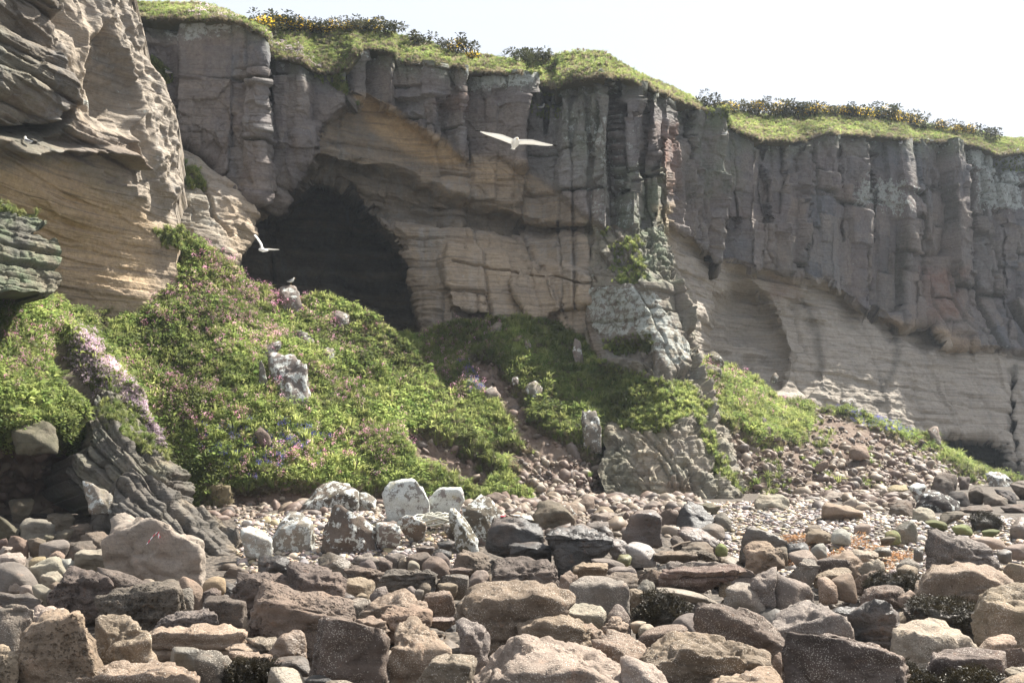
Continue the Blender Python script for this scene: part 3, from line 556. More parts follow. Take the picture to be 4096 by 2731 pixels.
# ------------------------------------------------------------ sea haze
hm = bpy.data.materials.new('sea_haze'); hm.use_nodes = True; hm.node_tree.nodes.clear(); hv = hm.node_tree.nodes.new('ShaderNodeVolumePrincipled'); ho = hm.node_tree.nodes.new('ShaderNodeOutputMaterial')
hv.inputs['Color'].default_value = (.80, .89, 1, 1); hv.inputs['Density'].default_value = HAZE; hv.inputs['Anisotropy'].default_value = .35; hm.node_tree.links.new(hv.outputs[0], ho.inputs['Volume'])
v_ = [(x, y, z) for x in (-520, 520) for y in (-520, 520) for z in (-6, 42)]
hz_ = mesh_np('haze', v_, [(0, 1, 3, 2), (4, 6, 7, 5), (0, 4, 5, 1), (2, 3, 7, 6), (0, 2, 6, 4), (1, 5, 7, 3)], hm, smooth=False); tag(hz_, 'thin bright sea haze', kind='stuff')
# ------------------------------------------------------------ boulders
CROP = {'A': (0, 500, .11692), 'B': (250, 500, .11692), 'C': (500, 500, .11692), 'D': (749, 500, .11692), 'E': (250, 425, .11692),
        'F': (0, 450, 1 / 6.72), 'G': (674, 450, 1 / 6.72), 'M': (0, 225, 1 / 6.72), 'N': (337.5, 225, 1 / 6.72), 'Q': (674, 250, 1 / 6.72), 'P': (0, 0, 1)}
COLS = dict(tan=(.29, .215, .15), brn=(.14, .107, .08), red=(.155, .10, .076), pur=(.145, .125, .11), gry=(.20, .18, .155), pal=(.34, .30, .24), yel=(.32, .25, .135),
            blk=(.028, .026, .026), olv=(.095, .088, .052), grn=(.15, .17, .055), wht=(.40, .385, .355), drk=(.085, .068, .056), hon=(.24, .175, .115), pnk=(.31, .25, .195), wed=(.028, .022, .012))
CW = dict(tan='tan', brn='brown', red='reddish', pur='purple-grey', gry='grey', pal='pale', yel='yellowish', blk='black', olv='olive', grn='green algae-covered', wht='whitish', drk='dark', hon='honey-brown', pnk='pinkish', wed='weed-covered')
def rock_mat(name, barn=0.0, wet=0.0, pit=.5, lay=0.0, weed=0.0):
    n = NT(name); inf = n.ocol(); base = inf.outputs['Color']; lich = inf.outputs['Alpha']; rnd = inf.outputs['Random']
    off = n.t.nodes.new('ShaderNodeVectorMath'); off.operation = 'ADD'; n.L(n.pos, off.inputs[0])
    sc = n.math('MULTIPLY', rnd, 57.0); cmb = n.t.nodes.new('ShaderNodeCombineXYZ'); n.L(sc, cmb.inputs[0]); n.L(sc, cmb.inputs[1]); n.L(cmb.outputs[0], off.inputs[1]); p = off.outputs[0]
    big = n.noise(p, 1.3, 6, .65); med = n.noise(p, 6, 7, .7); fine = n.noise(p, 32, 6, .75)
    bed = n.noise(n.map(p, (.8, .8, 9), (0, R(12), 0)), 1.0, 6, .65, .7)
    c0 = n.noise(p, .55, 4, .6); base = n.mix(n.ramp(c0, [(.38, .65), (.5, 0)]), base, n.mulc(base, .55)); base = n.mix(n.ramp(c0, [(.52, 0), (.66, .5)]), base, n.mix(.5, base, (.30, .20, .14)))
    c = n.mix(n.ramp(big, [(.35, 0), (.65, .55)]), base, n.mix(.5, base, (.20, .16, .13)))
    c = n.mix(n.ramp(med, [(.42, 0), (.68, .55)]), c, n.mulc(base, 1.45))
    c = n.mix(n.ramp(bed, [(.5, 0), (.7, .5 + .3 * lay)]), c, n.mulc(base, .6))
    c = n.mix(n.ramp(n.noise(p, 3, 4, .7), [(.60, 0), (.70, .25)]), c, (.26, .14, .08))
    c = n.mix(n.ramp(med, [(.28, .75), (.40, 0)]), c, n.mulc(base, .35))
    nc = n.t.nodes.new('ShaderNodeTexNoise'); n.L(p, nc.inputs['Vector']); nc.inputs['Scale'].default_value = 5; nc.inputs['Detail'].default_value = 3
    wv = n.t.nodes.new('ShaderNodeVectorMath'); wv.operation = 'MULTIPLY_ADD'; n.L(nc.outputs['Color'], wv.inputs[0]); wv.inputs[1].default_value = (.16, .16, .1); n.L(p, wv.inputs[2])
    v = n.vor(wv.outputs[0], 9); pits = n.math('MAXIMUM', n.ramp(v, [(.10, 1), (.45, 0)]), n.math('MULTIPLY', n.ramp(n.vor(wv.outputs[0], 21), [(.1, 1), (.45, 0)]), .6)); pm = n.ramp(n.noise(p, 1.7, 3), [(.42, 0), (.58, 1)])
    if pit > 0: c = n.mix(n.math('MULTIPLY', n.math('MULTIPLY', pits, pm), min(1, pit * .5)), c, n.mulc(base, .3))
    if barn > 0:
        bv = n.vor(p, 42); bm = n.math('MULTIPLY', n.ramp(bv, [(.22, 1), (.34, 0)]), n.ramp(n.noise(p, 2.2, 5, .7), [(.42, 0), (.56, 1)]))
        c = n.mix(n.math('MULTIPLY', bm, barn), c, (.52, .47, .40))
        bv2 = n.ramp(n.vor(p, 13), [(.10, 1), (.15, 0)]); c = n.mix(n.math('MULTIPLY', bv2, .6 * barn), c, (.6, .55, .48))
    lm = n.math('ADD', n.noise(p, 3.4, 7, .72), n.math('MULTIPLY', lich, .235)); lm = n.ramp(lm, [(.60, 0), (.63, 1)])
    lm = n.math('MULTIPLY', lm, n.ramp(lich, [(.02, 0), (.1, 1)])); c = n.mix(lm, c, n.mix(n.ramp(fine, [(.35, 0), (.6, 1)]), (.36, .37, .34), (.52, .53, .50)))
    ol = n.ramp(n.noise(p, 1.9, 6, .7), [(.60, 0), (.66, 1)]); c = n.mix(n.math('MULTIPLY', n.math('MULTIPLY', ol, lich), .6), c, (.30, .24, .06))
    c = n.mulc(c, n.ramp(fine, [(.25, .8), (.75, 1.2)]))
    n.col(c)
    b = n.bump(med, .55, .08); b = n.bump(bed, .35 + lay * .5, .05, b)
    if pit > 0: b = n.bump(n.math('MULTIPLY', pits, pm), pit, -.05, b)
    b = n.bump(fine, .55, .012, b)
    if barn: b = n.bump(n.vor(p, 42), .35, -.01, b)
    n.nrm(b)
    if wet: n.b.inputs['Specular IOR Level'].default_value = .5; n.set(n.b.inputs['Roughness'], n.ramp(med, [(.3, .28), (.7, .7)]))
    return n.m
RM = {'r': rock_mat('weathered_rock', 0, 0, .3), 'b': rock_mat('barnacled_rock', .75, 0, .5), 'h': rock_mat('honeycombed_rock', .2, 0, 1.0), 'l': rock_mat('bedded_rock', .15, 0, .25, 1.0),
      'w': rock_mat('wet_dark_rock', .12, 1, .5, .4), 's': rock_mat('smooth_stone', 0, 0, 0)}
def ico(l):
    bm = bmesh.new(); bmesh.ops.create_icosphere(bm, subdivisions=l, radius=1.0)
    v = np.array([x.co[:] for x in bm.verts]); f = np.array([[q.index for q in x.verts] for x in bm.faces]); bm.free(); return v, f
ICO = {l: ico(l) for l in (2, 3, 4, 5, 6)}
def hull_planes(pts):
    bm = bmesh.new()
    for p in pts: bm.verts.new(p)
    r = bmesh.ops.convex_hull(bm, input=bm.verts[:])
    bm.normal_update(); out = []
    for f in bm.faces:
        n = np.array(f.normal); 
        if np.linalg.norm(n) < .5: continue
        d = n @ np.array(f.verts[0].co)
        for i, (m, e, k) in enumerate(out):
            if m @ n > .985: out[i] = (m, max(e, d), k); break
        else: out.append((n, d, f.calc_area()))
    bm.free(); return out
def rock_shape(pts, style, lvl, seed, p=None, amp=1.0, dip=0.0):
    pts = np.array(pts, float); lo, hi = pts.min(0), pts.max(0)
    c = pts.mean(0) * .5 + (lo + hi) * .25; e = (hi - lo) / 2 + 1e-3
    size = float(np.cbrt(np.prod(e))) * 2
    dirs, fc = ICO[lvl]; p = p or dict(a=90, s=12, h=50, l=60, b=50, r=40)[style]
    acc = np.zeros(len(dirs))
    for n, d, k in hull_planes(pts):
        dd = d - n @ c
        if dd <= 1e-4: dd = 1e-3
        m = n * e / dd; acc += np.clip(dirs @ m, 0, None)**p
    r = acc**(-1 / p); q = dirs * r[:, None]; V = c + q * e
    vl, vh = V.min(0), V.max(0); V = lo + (V - vl) * ((hi - lo) / (vh - vl))
    N = q / e; N /= np.linalg.norm(N, axis=1, keepdims=True)
    X, Y, Z = V[:, 0] + seed * 3.1, V[:, 1] + seed * 1.7, V[:, 2]
    k = 1 / max(size, .1); d = size * amp * ((.05 if style in 'sh' else .03) * fbm(X * k * 1.8, Y * k * 1.8, Z * k * 1.8, 2, seed) + (.040 if style != 's' else .010) * fbm(X * k * 5, Y * k * 5, Z * k * 5, 4, seed + 1))
    if style in 'abhrl': d = d + size * amp * (.065 * facet(X * k * 3.2, Y * k * 3.2, Z * k * 3.2, seed) + .022 * facet(X * k * 7, Y * k * 7, Z * k * 7, seed + 9) + .012 * fbm(X * k * 15, Y * k * 15, Z * k * 15, 3, seed + 2))
    if lvl >= 4 and style in 'hbl':
        a = R(dip); zz = Z * math.cos(a) + X * math.sin(a)
        j, dj, f = cells1(zz / (.16 * size**.5) + .5 * vn(X * .8, Y * .8, Z, seed), A_(seed))
        st = vn(X * 1.1, Y * 1.1, j * 3.3, seed) * .05 - .05 * np.exp(-(dj / .12)**2)
        d = d + size**.7 * st * dict(h=.5, b=.35, l=1.6)[style] * amp
    if lvl >= 4 and style in 'hb':
        sc = 4.2 / size**.5; w1, w2 = worley3(X * sc, Y * sc, Z * sc * 1.3, seed)
        msk = sm(-.25, .25, vn(X * .9, Y * .9, Z * .9, seed + 4)); d = d - (.62 if style == 'h' else .28) * (.25 + msk) * np.clip(.62 - w1, 0, 1) / sc
        if lvl >= 5 and style == 'h':
            w1, w2 = worley3(X * sc * 2.7, Y * sc * 2.7, Z * sc * 2.7, seed + 5); d = d - .45 * np.clip(.6 - w1, 0, 1) / (sc * 2.7) * 1.6
    if lvl >= 5 and style in 'hbal':
        u = k * 1.5; w1, w2 = worley3(X * u + .2 * vn(X * k * 4, Y * k * 4, Z * k * 4), Y * u, Z * u * 1.4, seed + 11); d = d - size * .05 * np.exp(-((w2 - w1) / .035)**2) * sm(-.1, .3, vn(X * u, Y * u, Z * u, seed + 13))
    return V + N * d[:, None], fc
def P3(px, py, Y): return unproj(px, py, Y)
ROCKS = []
def boulder(crop, typ, T, outline, ridge, idx, Yov=None):
    x0, y0, k = CROP[crop]; O = [(x0 + a * k, y0 + b * k) for a, b in PP(outline)]; Rg = [(x0 + a * k, y0 + b * k) for a, b in PP(ridge)] if ridge.strip() else []
    xs = [o[0] for o in O]; ys_ = [o[1] for o in O]; xl, xr, yt, yb = min(xs), max(xs), min(ys_), max(ys_)
    if crop in 'MNQ': Yov = float((D1 if crop == 'M' else D2 if crop == 'N' else D3)((xl + xr) / 2, yb)) - .35
    if Yov is None: Yb = gpt((xl + xr) / 2, yb, .0)[1]
    else: Yb = Yov
    wid = (xr - xl) / F * Yb; hgt = (yb - yt) / F * Yb
    TT = T * min(wid, 1.8 * hgt + .3 * wid)
    pts = []; ym = yt + .45 * (yb - yt)
    rx = [r[0] for r in Rg]; ry = [r[1] for r in Rg]
    for (x, y) in O:
        yr = np.interp(x, rx, ry) if Rg else ym
        if y >= yr - .5: t = .10 + (.0 if Rg else .25) * (1 - (y - yr) / (yb - yr + 1e-6)); side = abs((x - (xl + xr) / 2) / ((xr - xl) / 2)); t += .22 * side**3
        else: t = .12 + .78 * min(1, (yr - y) / (max(yr - yt, 1e-3)))
        pts.append(P3(x, y, Yb + TT * t))
    for (x, y) in Rg: pts.append(P3(x, y, Yb + TT * .06))
    if not Rg: pts.append(P3((xl + xr) / 2, ym + .25 * (yb - ym), Yb)); 
    zb = P3((xl + xr) / 2, yb, Yb)[2]
    dp = 0 if Yov else min(.46 * float(sm(38, 30, Yb)), .45 * hgt)
    for (x, y) in O:
        if y > yt + .55 * (yb - yt):
            q = P3(x, y, Yb + TT * .9); pts.append((q[0], q[1], min(q[2], zb - .02 * wid) - dp))
            q = P3(x, y, Yb + TT * .2); pts.append((q[0], q[1], zb - .10 * hgt - .03 - dp))
    for sx in (.3, .7):
        q = P3(xl + sx * (xr - xl), yt + .3 * (yb - yt), Yb + TT); pts.append(q)
    colr, st, mt = typ.split('.'); lich = {'0': 0, '1': .2, '2': .4, '3': .72}[mt[1]] if len(mt) > 1 else 0
    pxs = max(xr - xl, yb - yt); lvl = 6 if pxs > 125 else 5 if pxs > 62 else 4 if pxs > 22 else 3
    V, fc = rock_shape(pts, st if st != 'L' else 'l', lvl, idx * 7 + 3, dip=32 if st == 'L' else 6 * math.sin(idx * 2.3))
    c0 = np.array([V[:, 0].mean(), V[:, 1].mean(), V[:, 2].min()])
    o = mesh_np('boulder', V - c0, fc, RM[mt[0]]); o.location = c0
    h = h3(idx, 5, 5); b = COLS[colr]; b = tuple(.72 * q + .28 * w_ for q, w_ in zip(b, (.17, .135, .108))) if colr not in ('blk', 'wed', 'grn') else b; j = .64 + .34 * float(h); o.color = (b[0] * j, b[1] * j * (1 + .05 * math.sin(idx)), b[2] * j, lich)
    ROCKS.append(dict(o=o, col=colr, cx=(xl + xr) / 2, cy=(yt + yb) / 2, w=xr - xl, h=yb - yt, yb=yb, Y=Yb, st=st, lich=lich, xl=xl, xr=xr, yt=yt))
    return o
BD = '''A|hon.h.h|.9|huge honeycombed boulder with black weed patches at the lower left|huge honeycombed boulder|130,1640 130,1450 170,1250 260,1090 360,960 480,870 620,890 800,910 890,960 935,1080 930,1200 880,1340 840,1520 800,1640|230,1120 480,1010 700,960 890,1000
A|tan.h.h|.9|rough tan boulder cut by the left edge, lowest one there|rough edge boulder|-60,1210 60,1210 130,1290 165,1400 150,1560 120,1640 -80,1650
A|pur.h.b|.8|cracked grey slab at the left edge behind the huge honeycombed boulder|cracked edge slab|-80,880 60,870 200,910 255,960 250,1080 180,1180 140,1240 60,1240 -80,1200|-80,1000 100,980 190,1020
A|drk.h.w|.8|flat black slab at the left edge below the pale stones|flat black edge slab|-60,770 60,750 200,760 350,770 385,830 385,900 300,930 200,900 60,890 -60,890|-60,830 200,830 370,810
A|pnk.h.b|.9|||240,1000 330,890 470,880 620,900 560,1090 260,1090
A|drk.h.h|.9|big dark boulder with green growth on top, in front of the ribboned boulder|green-topped dark boulder|465,870 470,780 560,640 600,570 700,565 850,600 950,640 1000,760 1010,830 980,900 700,930 480,930|490,720 620,690 800,640 950,650
A|drk.h.h|.8|ribbed dark slab sloping down below the ribboned boulder|ribbed dark slab|830,570 900,565 1100,620 1300,680 1310,760 1200,800 1010,820 980,700|950,650 1100,720 1290,750
A|pnk.s.s|.9|||1230,670 1300,665 1350,720 1330,750 1250,750
A|drk.h.h|.7|long dark honeycombed slab with a jagged left tip|long honeycombed slab|800,830 930,790 1000,815 1200,740 1380,700 1500,680 1560,740 1570,900 1540,960 1400,1000 1250,1010 1080,970 950,920 820,860|990,880 1250,800 1500,730
A|gry.h.h|.9|||1530,770 1640,740 1665,820 1650,900 1560,920
A|tan.s.r|.9|smooth pinkish-tan boulder at the right foot of the ribboned boulder|smooth tan boulder|1510,650 1600,635 1710,650 1745,720 1735,790 1690,830 1600,830 1540,760
A|yel.s.s|.9|||1750,700 1800,650 1880,640 1935,660 1930,720 1860,745 1780,745
A|pal.a.r|.8|big pale blocky boulder carrying a stone and red-white ribbon|ribboned boulder|945,260 960,180 1000,115 1100,160 1260,215 1300,195 1420,230 1560,300 1730,390 1745,460 1760,550 1710,640 1500,680 1200,670 1020,640 1000,480|950,290 1050,350 1240,385 1450,420 1690,420
A|pal.a.r|.8|pale slab with a mossy hollow, left of the ribboned boulder|mossy hollow slab|655,470 700,420 850,430 1000,440 1060,500 1040,590 800,575 680,550|660,500 720,540 900,545 1020,550
A|pal.a.r|.9|||250,560 340,510 470,465 540,520 570,600 550,650 430,690 340,690 280,620|260,580 400,600 540,600
A|pal.r.r|.9|||350,690 360,640 420,600 480,620 550,660 490,710 370,715
A|gry.s.s|.9|broad smooth grey stone at the left edge among pale stones|broad smooth grey stone|-40,560 60,525 150,525 220,570 280,640 330,710 250,740 -40,740
A|pal.a.r|.9|||0,480 70,440 200,435 225,490 210,520 60,530 -20,540
A|pal.a.r|.9|||-30,390 90,395 100,430 40,460 -30,470
A|yel.s.s|.9|||240,520 290,480 390,475 400,500 320,540 260,560
A|wht.a.s|.9|||510,490 600,490 650,530 640,560 570,575
A|pal.s.s|.9|||280,740 370,710 470,750 480,780 470,850 400,880 360,790
A|tan.s.s|.9|||415,710 470,685 540,690 520,740 450,755
A|pal.a.s|.9|||70,690 150,670 200,710 180,740 80,740
A|pal.s.s|.9|||175,730 260,715 290,750 240,770 180,765
A|olv.r.r|.9|upright olive boulder in the shade of the left overhang|upright olive boulder|80,20 150,-10 280,-20 310,40 250,150 180,195 110,160 85,90
A|olv.r.r|.9|big olive boulder cut by the left edge in the shade|big olive edge boulder|-60,110 40,100 120,150 150,220 130,290 -60,320
A|gry.a.r|.9|squarish grey-green block in the middle of the shaded hollow|squarish shaded block|175,230 250,150 440,165 475,210 460,280 380,310 260,310 190,270|190,230 300,190 470,210
A|red.a.r|.9|||70,330 110,285 250,310 240,400 200,430 80,420
A|red.s.r|.9|||-20,330 40,318 70,345 60,390 -20,400
A|olv.a.r|.9|||410,130 480,100 600,110 650,150 600,220 500,230 430,180
A|gry.s.r|.9|||340,370 400,345 580,330 600,380 540,440 420,480 360,450
A|drk.a.r|.9|||540,430 620,360 800,340 830,400 780,440 680,460 580,480
A|brn.r.r|.9|||245,330 330,310 380,320 390,380 300,430 250,400
A|olv.a.r|.9|||375,300 440,285 465,310 430,335 380,335
A|olv.a.r|.9|||470,310 600,240 650,250 560,310 490,330
A|tan.r.r|.9|||430,470 500,430 550,470 540,500 440,500
A|red.r.r|.9|||470,40 520,25 600,70 560,90 480,80
A|brn.r.r|.9|||690,300 800,270 900,260 950,330 930,420 800,420 700,400
A|drk.r.r|.9|||600,230 700,190 800,210 790,270 690,300 620,290
A|tan.h.b|1.0|tan weedy-topped block with a dark barnacled front beside the huge honeycombed boulder|weedy-topped block|890,970 960,930 1080,960 1200,1000 1330,1050 1450,1140 1475,1190 1460,1350 1380,1390 1100,1450 860,1520 825,1490 870,1330 930,1210|930,1215 1100,1190 1300,1165 1450,1170
A|tan.l.b|1.0|wide tan slab with a bedded sloping front, left of the tall wedge|wide tan slab|1370,1060 1450,1030 1700,1030 1885,1030 2090,1060 2115,1100 2060,1200 1900,1280 1700,1265 1470,1225 1390,1130|1400,1120 1700,1180 1920,1190 2100,1110
A|gry.h.h|.7|honeycombed grey lump resting on the wide tan slab|honeycombed grey lump|1330,1040 1370,960 1460,945 1550,920 1620,908 1770,908 1880,965 1885,1035 1700,1060 1480,1070|1350,1010 1500,980 1880,1000
A|drk.h.h|.9|||1740,795 1850,740 1890,780 1880,815 1760,825
A|drk.h.h|.9|dark pitted block with two facets, left of the tall wedge|two-faced dark block|1710,870 1780,800 1900,800 1990,840 2080,850 2110,880 2100,960 2060,1040 1900,1030 1850,950|1720,880 1850,920 1950,930 2090,880
A|gry.s.w|.9|smooth bluish stone between the barnacled blocks at the bottom|bluish stone|1475,1250 1530,1225 1660,1240 1720,1280 1700,1340 1650,1410 1480,1400
A|pur.b.b|.9|rounded grey boulder with a flattened face, right of the bluish stone|flat-faced boulder|1655,1380 1690,1290 1740,1260 1880,1260 1990,1350 2010,1430 1970,1520 1800,1550 1720,1500
A|tan.l.b|.9|||1925,1245 1990,1200 2100,1200 2250,1270 2240,1310 2000,1320
A|hon.l.b|.9|||1940,1320 2050,1265 2150,1275 2290,1330 2310,1380 2290,1420 2010,1410
A|wed.s.w|.9|low stone draped in wet dark weed at the bottom, below two flat tan stones|weed-draped stone|1985,1490 2020,1400 2150,1390 2320,1410 2330,1500 2200,1570 2050,1570
A|tan.l.b|.9|long layered pale rock along the bottom edge, right of the huge honeycombed boulder|layered bottom rock|535,1600 620,1490 740,1460 800,1490 950,1470 1010,1490 1180,1405 1280,1440 1400,1380 1570,1390 1690,1430 1715,1500 1680,1600 1500,1660 600,1660|600,1560 1000,1520 1250,1560 1690,1530
A|tan.r.b|.9|||2080,1010 2110,980 2150,1000 2190,1100 2200,1170 2100,1150
A|brn.l.b|.9|||2090,1170 2350,1150 2400,1260 2280,1310 2150,1210
A|wht.a.r2|.8|whitish lichened wedge where the bedded outcrop meets the pebbles|whitish wedge|2050,250 2120,210 2240,260 2330,350 2300,395 2150,405 2100,340|2060,260 2200,330 2320,380
B|brn.h.h|.55|tall dark wedge boulder with a long sunlit sloping top|tall dark wedge|5,990 50,800 90,665 200,700 450,780 700,870 900,960 905,1010 760,1120 500,1210 200,1200 15,1170|90,700 300,790 480,860 640,950 890,1000
B|brn.h.b|.8|large barnacled block split by a vertical crack, in front of the tall wedge|cracked barnacled block|485,1200 510,1000 540,950 640,960 770,1000 900,1030 1080,1080 1195,1130 1200,1200 1165,1300 1155,1490 1100,1550 800,1530 600,1450 510,1380|540,1000 760,1065 960,1120 1190,1210
B|hon.b.w|.9|tan hollowed rock with dark green weed on its side|hollowed green rock|150,1300 200,1180 260,1110 340,1070 430,1075 495,1140 490,1300 350,1340 180,1350
B|drk.s.w|.9|||190,1370 260,1320 400,1315 495,1320 520,1390 300,1425 200,1415
B|pnk.s.w|.9|smooth rock with a pink swirl at the bottom edge|pink swirl rock|155,1480 230,1400 380,1375 520,1400 540,1560 350,1620 170,1620
B|blk.s.w|.9|||470,1530 540,1490 640,1495 700,1530 650,1590 500,1590
B|tan.h.b|.9|pointed tan heap of pitted rock behind the central barnacled block|pointed tan rock|910,990 940,910 1050,850 1170,790 1240,740 1350,740 1420,800 1490,840 1520,880 1515,960 1400,960 1150,1030 950,1030|940,940 1200,910 1500,910
B|hon.h.h|.9|spiky-topped honeycombed rock in front of the pointed tan rock|spiky rock|1110,950 1240,870 1330,910 1450,895 1575,915 1575,980 1500,1030 1350,1040 1180,1090 1120,1010
B|tan.l.b|.9|||905,1020 1060,985 1170,1030 1190,1110 1060,1110 920,1050
B|tan.h.b|.9|broad pitted block with a flat sunlit top in the bottom centre-left|broad pitted block|1165,1350 1190,1180 1270,1060 1400,980 1500,1040 1800,1085 1840,1110 1840,1240 1820,1310 1600,1400 1400,1440 1300,1490 1160,1510|1185,1290 1400,1270 1600,1230 1835,1230
B|brn.b.b|.9|squat barnacled block with a pale jagged rim, left of the huge pale slab|squat barnacled block|1345,1600 1360,1450 1430,1350 1550,1290 1700,1270 1800,1300 1900,1290 1930,1330 1900,1450 1860,1640 1500,1680 1350,1660|1410,1390 1600,1370 1740,1350 1890,1375
B|pnk.s.b|.9|||590,1590 680,1525 820,1530 900,1560 880,1660 600,1660
B|tan.s.b|.9|||930,1590 1200,1540 1350,1530 1360,1650 950,1660
B|pur.l.b|.9|||1500,1015 1600,985 1740,990 1775,1020 1740,1060 1550,1050
B|gry.b.b|.9|||1760,1040 1830,990 1900,1010 1990,1080 2060,1130 2010,1180 1960,1290 1840,1310 1850,1110
C|hon.h.b|.8|massive slab with a sunlit pitted top and tall dark front in the centre|massive central slab|-425,945 -300,820 -250,720 0,715 330,680 440,700 520,780 610,810 635,860 560,920 430,950 300,980 240,1060 180,1140 90,1180 -100,1150 -250,1040|-300,830 -50,850 0,842 150,880 270,915 340,955 600,890
B|red.r.b|.9|dark red squarish block behind the spiky rock|dark red block|1475,820 1510,770 1620,760 1740,780 1770,830 1760,920 1720,980 1600,985 1520,940|1480,820 1600,805 1760,825
B|brn.s.r|.9|||1435,750 1470,690 1520,690 1550,740 1500,790 1450,785
B|gry.s.r|.9|||1410,790 1440,755 1490,780 1470,835 1420,830
B|pur.l.b|.9|||1030,810 1090,740 1170,725 1185,780 1150,820 1060,845
B|gry.a.r|.9|||1340,750 1380,725 1420,770 1410,805 1370,800
B|drk.l.w|.9|||725,865 760,790 840,780 910,810 880,845 800,850 740,875
B|pur.r.b|.9|||770,940 800,900 880,850 960,815 1050,830 1020,890 920,980 800,985
B|tan.s.r|.9|||900,825 950,785 1005,810 960,835
B|pur.h.h|.7|long log-like rock with hollows along its top|log-like rock|1050,690 1080,600 1200,570 1400,600 1560,610 1610,640 1600,750 1560,780 1300,770 1130,730|1060,680 1200,640 1400,640 1600,645
B|brn.h.h|.8|||800,590 860,545 1000,560 1100,590 1180,620 1050,680 870,650
B|drk.h.h|.8|wide dark honeycombed ridge of rock behind the tall wedge|dark honeycombed ridge|300,640 340,560 400,520 520,560 600,600 700,600 830,640 860,700 800,750 780,810 680,880 500,810 420,750|420,750 620,780 800,740
B|drk.h.h|.8|black honeycombed rock left of the tall wedge, under the pebbles|black honeycombed rock|-100,610 0,590 150,575 300,610 420,720 430,780 300,810 100,760 -60,850 -135,770|-120,730 50,720 300,760
B|blk.h.w|.8|||75,590 80,450 130,455 250,490 370,530 390,580 200,600 90,600
B|brn.a.w|.9|dark angular pyramid at the edge of the pale cobbles|dark pyramid|580,570 680,440 780,480 860,530 840,600 700,615
B|hon.b.b|.9|||830,660 960,640 1050,680 1085,720 1030,800 900,820 780,790 830,710
B|gry.l.r|.9|||870,545 930,480 1000,445 1060,480 1100,540 1050,570 940,560
B|pur.s.r|.9|||930,550 970,485 1040,510 1080,555 1000,580
B|drk.a.r|.9|||1070,485 1150,480 1215,530 1190,565 1100,560
B|pur.a.r|.9|||1150,465 1240,445 1330,470 1290,510 1260,545 1200,535
B|brn.a.r|.9|||1270,540 1310,485 1380,520 1340,555
B|pal.s.s|.9|||1350,565 1370,510 1400,515 1450,580 1400,600
B|drk.r.r|.9|||1330,475 1400,440 1530,440 1550,480 1500,530 1450,570 1360,520
B|brn.s.r|.9|rounded brown rock shaped like a loaf, behind the log-like rock|brown loaf rock|1470,545 1530,480 1600,470 1680,530 1715,575 1640,605 1480,590
B|pur.s.r|.9|||1570,465 1640,440 1700,490 1720,550 1690,565 1600,490
B|blk.a.w|.9|||1415,405 1480,385 1580,400 1570,445 1430,435
B|blk.a.w|.9|||1570,445 1620,410 1730,440 1730,465 1600,465
B|blk.a.w|.9|||1590,375 1740,340 1755,360 1720,425 1620,415
B|brn.h.h|.8|brown block with a notched top, left of the dark cubic boulder|notched brown block|1730,565 1735,430 1800,415 1900,460 1950,430 2030,470 2060,540 2050,610 1900,620 1750,590|1740,445 1880,480 2000,580
C|drk.h.h|.9|dark cubic boulder with a pitted top, behind the massive central slab|dark cubic boulder|-90,580 -60,480 0,465 150,475 300,510 420,530 500,600 500,640 450,690 250,720 0,735 -80,735|-85,640 100,670 300,660 490,640
B|brn.a.r|.9|||1700,600 1800,570 1900,600 1880,650 1720,620
B|pur.a.r|.9|||1870,660 1930,590 2000,610 2050,605 2050,705 1990,715 1900,675
B|pur.s.b|.9|||1590,630 1700,610 1850,630 1870,690 1860,765 1750,755 1600,710|1600,690 1700,710 1860,700
B|tan.h.h|.9|||1600,710 1700,700 1780,740 1760,800 1650,775
B|gry.a.r2|.9|white-topped cube at the foot of the flowery mound|white-topped cube|210,225 310,90 420,110 530,180 530,290 440,335 300,305|220,225 330,185 520,195
B|brn.a.r1|.8|big brown lichened block with grass on its corner|grassy-cornered block|620,260 640,110 730,30 850,50 970,110 1060,200 1080,250 1060,315 900,350 700,330 640,300
B|gry.a.r2|.9|||1070,200 1180,180 1270,240 1285,310 1230,345 1110,330 1080,260
B|gry.s.r1|.9|||1190,195 1230,170 1300,210 1300,280 1270,270
B|brn.a.r2|.9|faceted lichened rock right of the white triangular slab's foot|faceted lichened rock|1250,190 1340,115 1400,120 1490,180 1500,230 1480,295 1400,305 1300,280|1260,200 1400,190 1490,230
E|drk.a.r2|.9|large dark boulder with patchy white lichen under the mound|patchy dark boulder|440,690 560,560 700,480 840,480 940,560 945,660 900,720 700,720 560,750|460,690 700,620 900,600
E|gry.a.r2|.9|||940,570 1020,590 1080,640 1070,720 980,730 930,670
E|wht.a.s3|.45|tall white triangular slab leaning at the foot of the slope|white triangular slab|1130,600 1200,490 1400,440 1470,590 1540,720 1530,830 1440,800 1300,770 1180,680|1190,620 1400,470 1480,600 1530,720
E|wht.a.s3|.5|second white slab, right beside the triangular one|second white slab|1520,670 1560,590 1620,530 1800,530 1830,680 1780,750 1700,810 1560,810 1530,730|1530,680 1620,545 1800,545 1825,680
E|olv.a.r2|.8|grey-green pyramid with orange lichen by the black boulders|orange-lichened pyramid|1820,710 1980,595 2100,680 2180,770 2100,860 1950,940 1880,800
E|olv.a.r2|.8|||1700,810 1750,720 1810,700 1880,760 1950,920 1900,980 1760,890
E|drk.r.r1|.9|||1640,900 1700,830 1780,880 1800,930 1700,960
E|tan.a.r|.9|||1890,580 1960,500 2040,490 2080,550 2000,610 1920,610
E|gry.a.r1|.9|||1750,470 1850,450 1900,520 1880,580 1800,570
E|brn.r.r|.9|||2010,610 2100,570 2180,600 2190,670 2100,680
E|tan.a.r|.9|||1870,485 1960,465 1960,505 1890,535
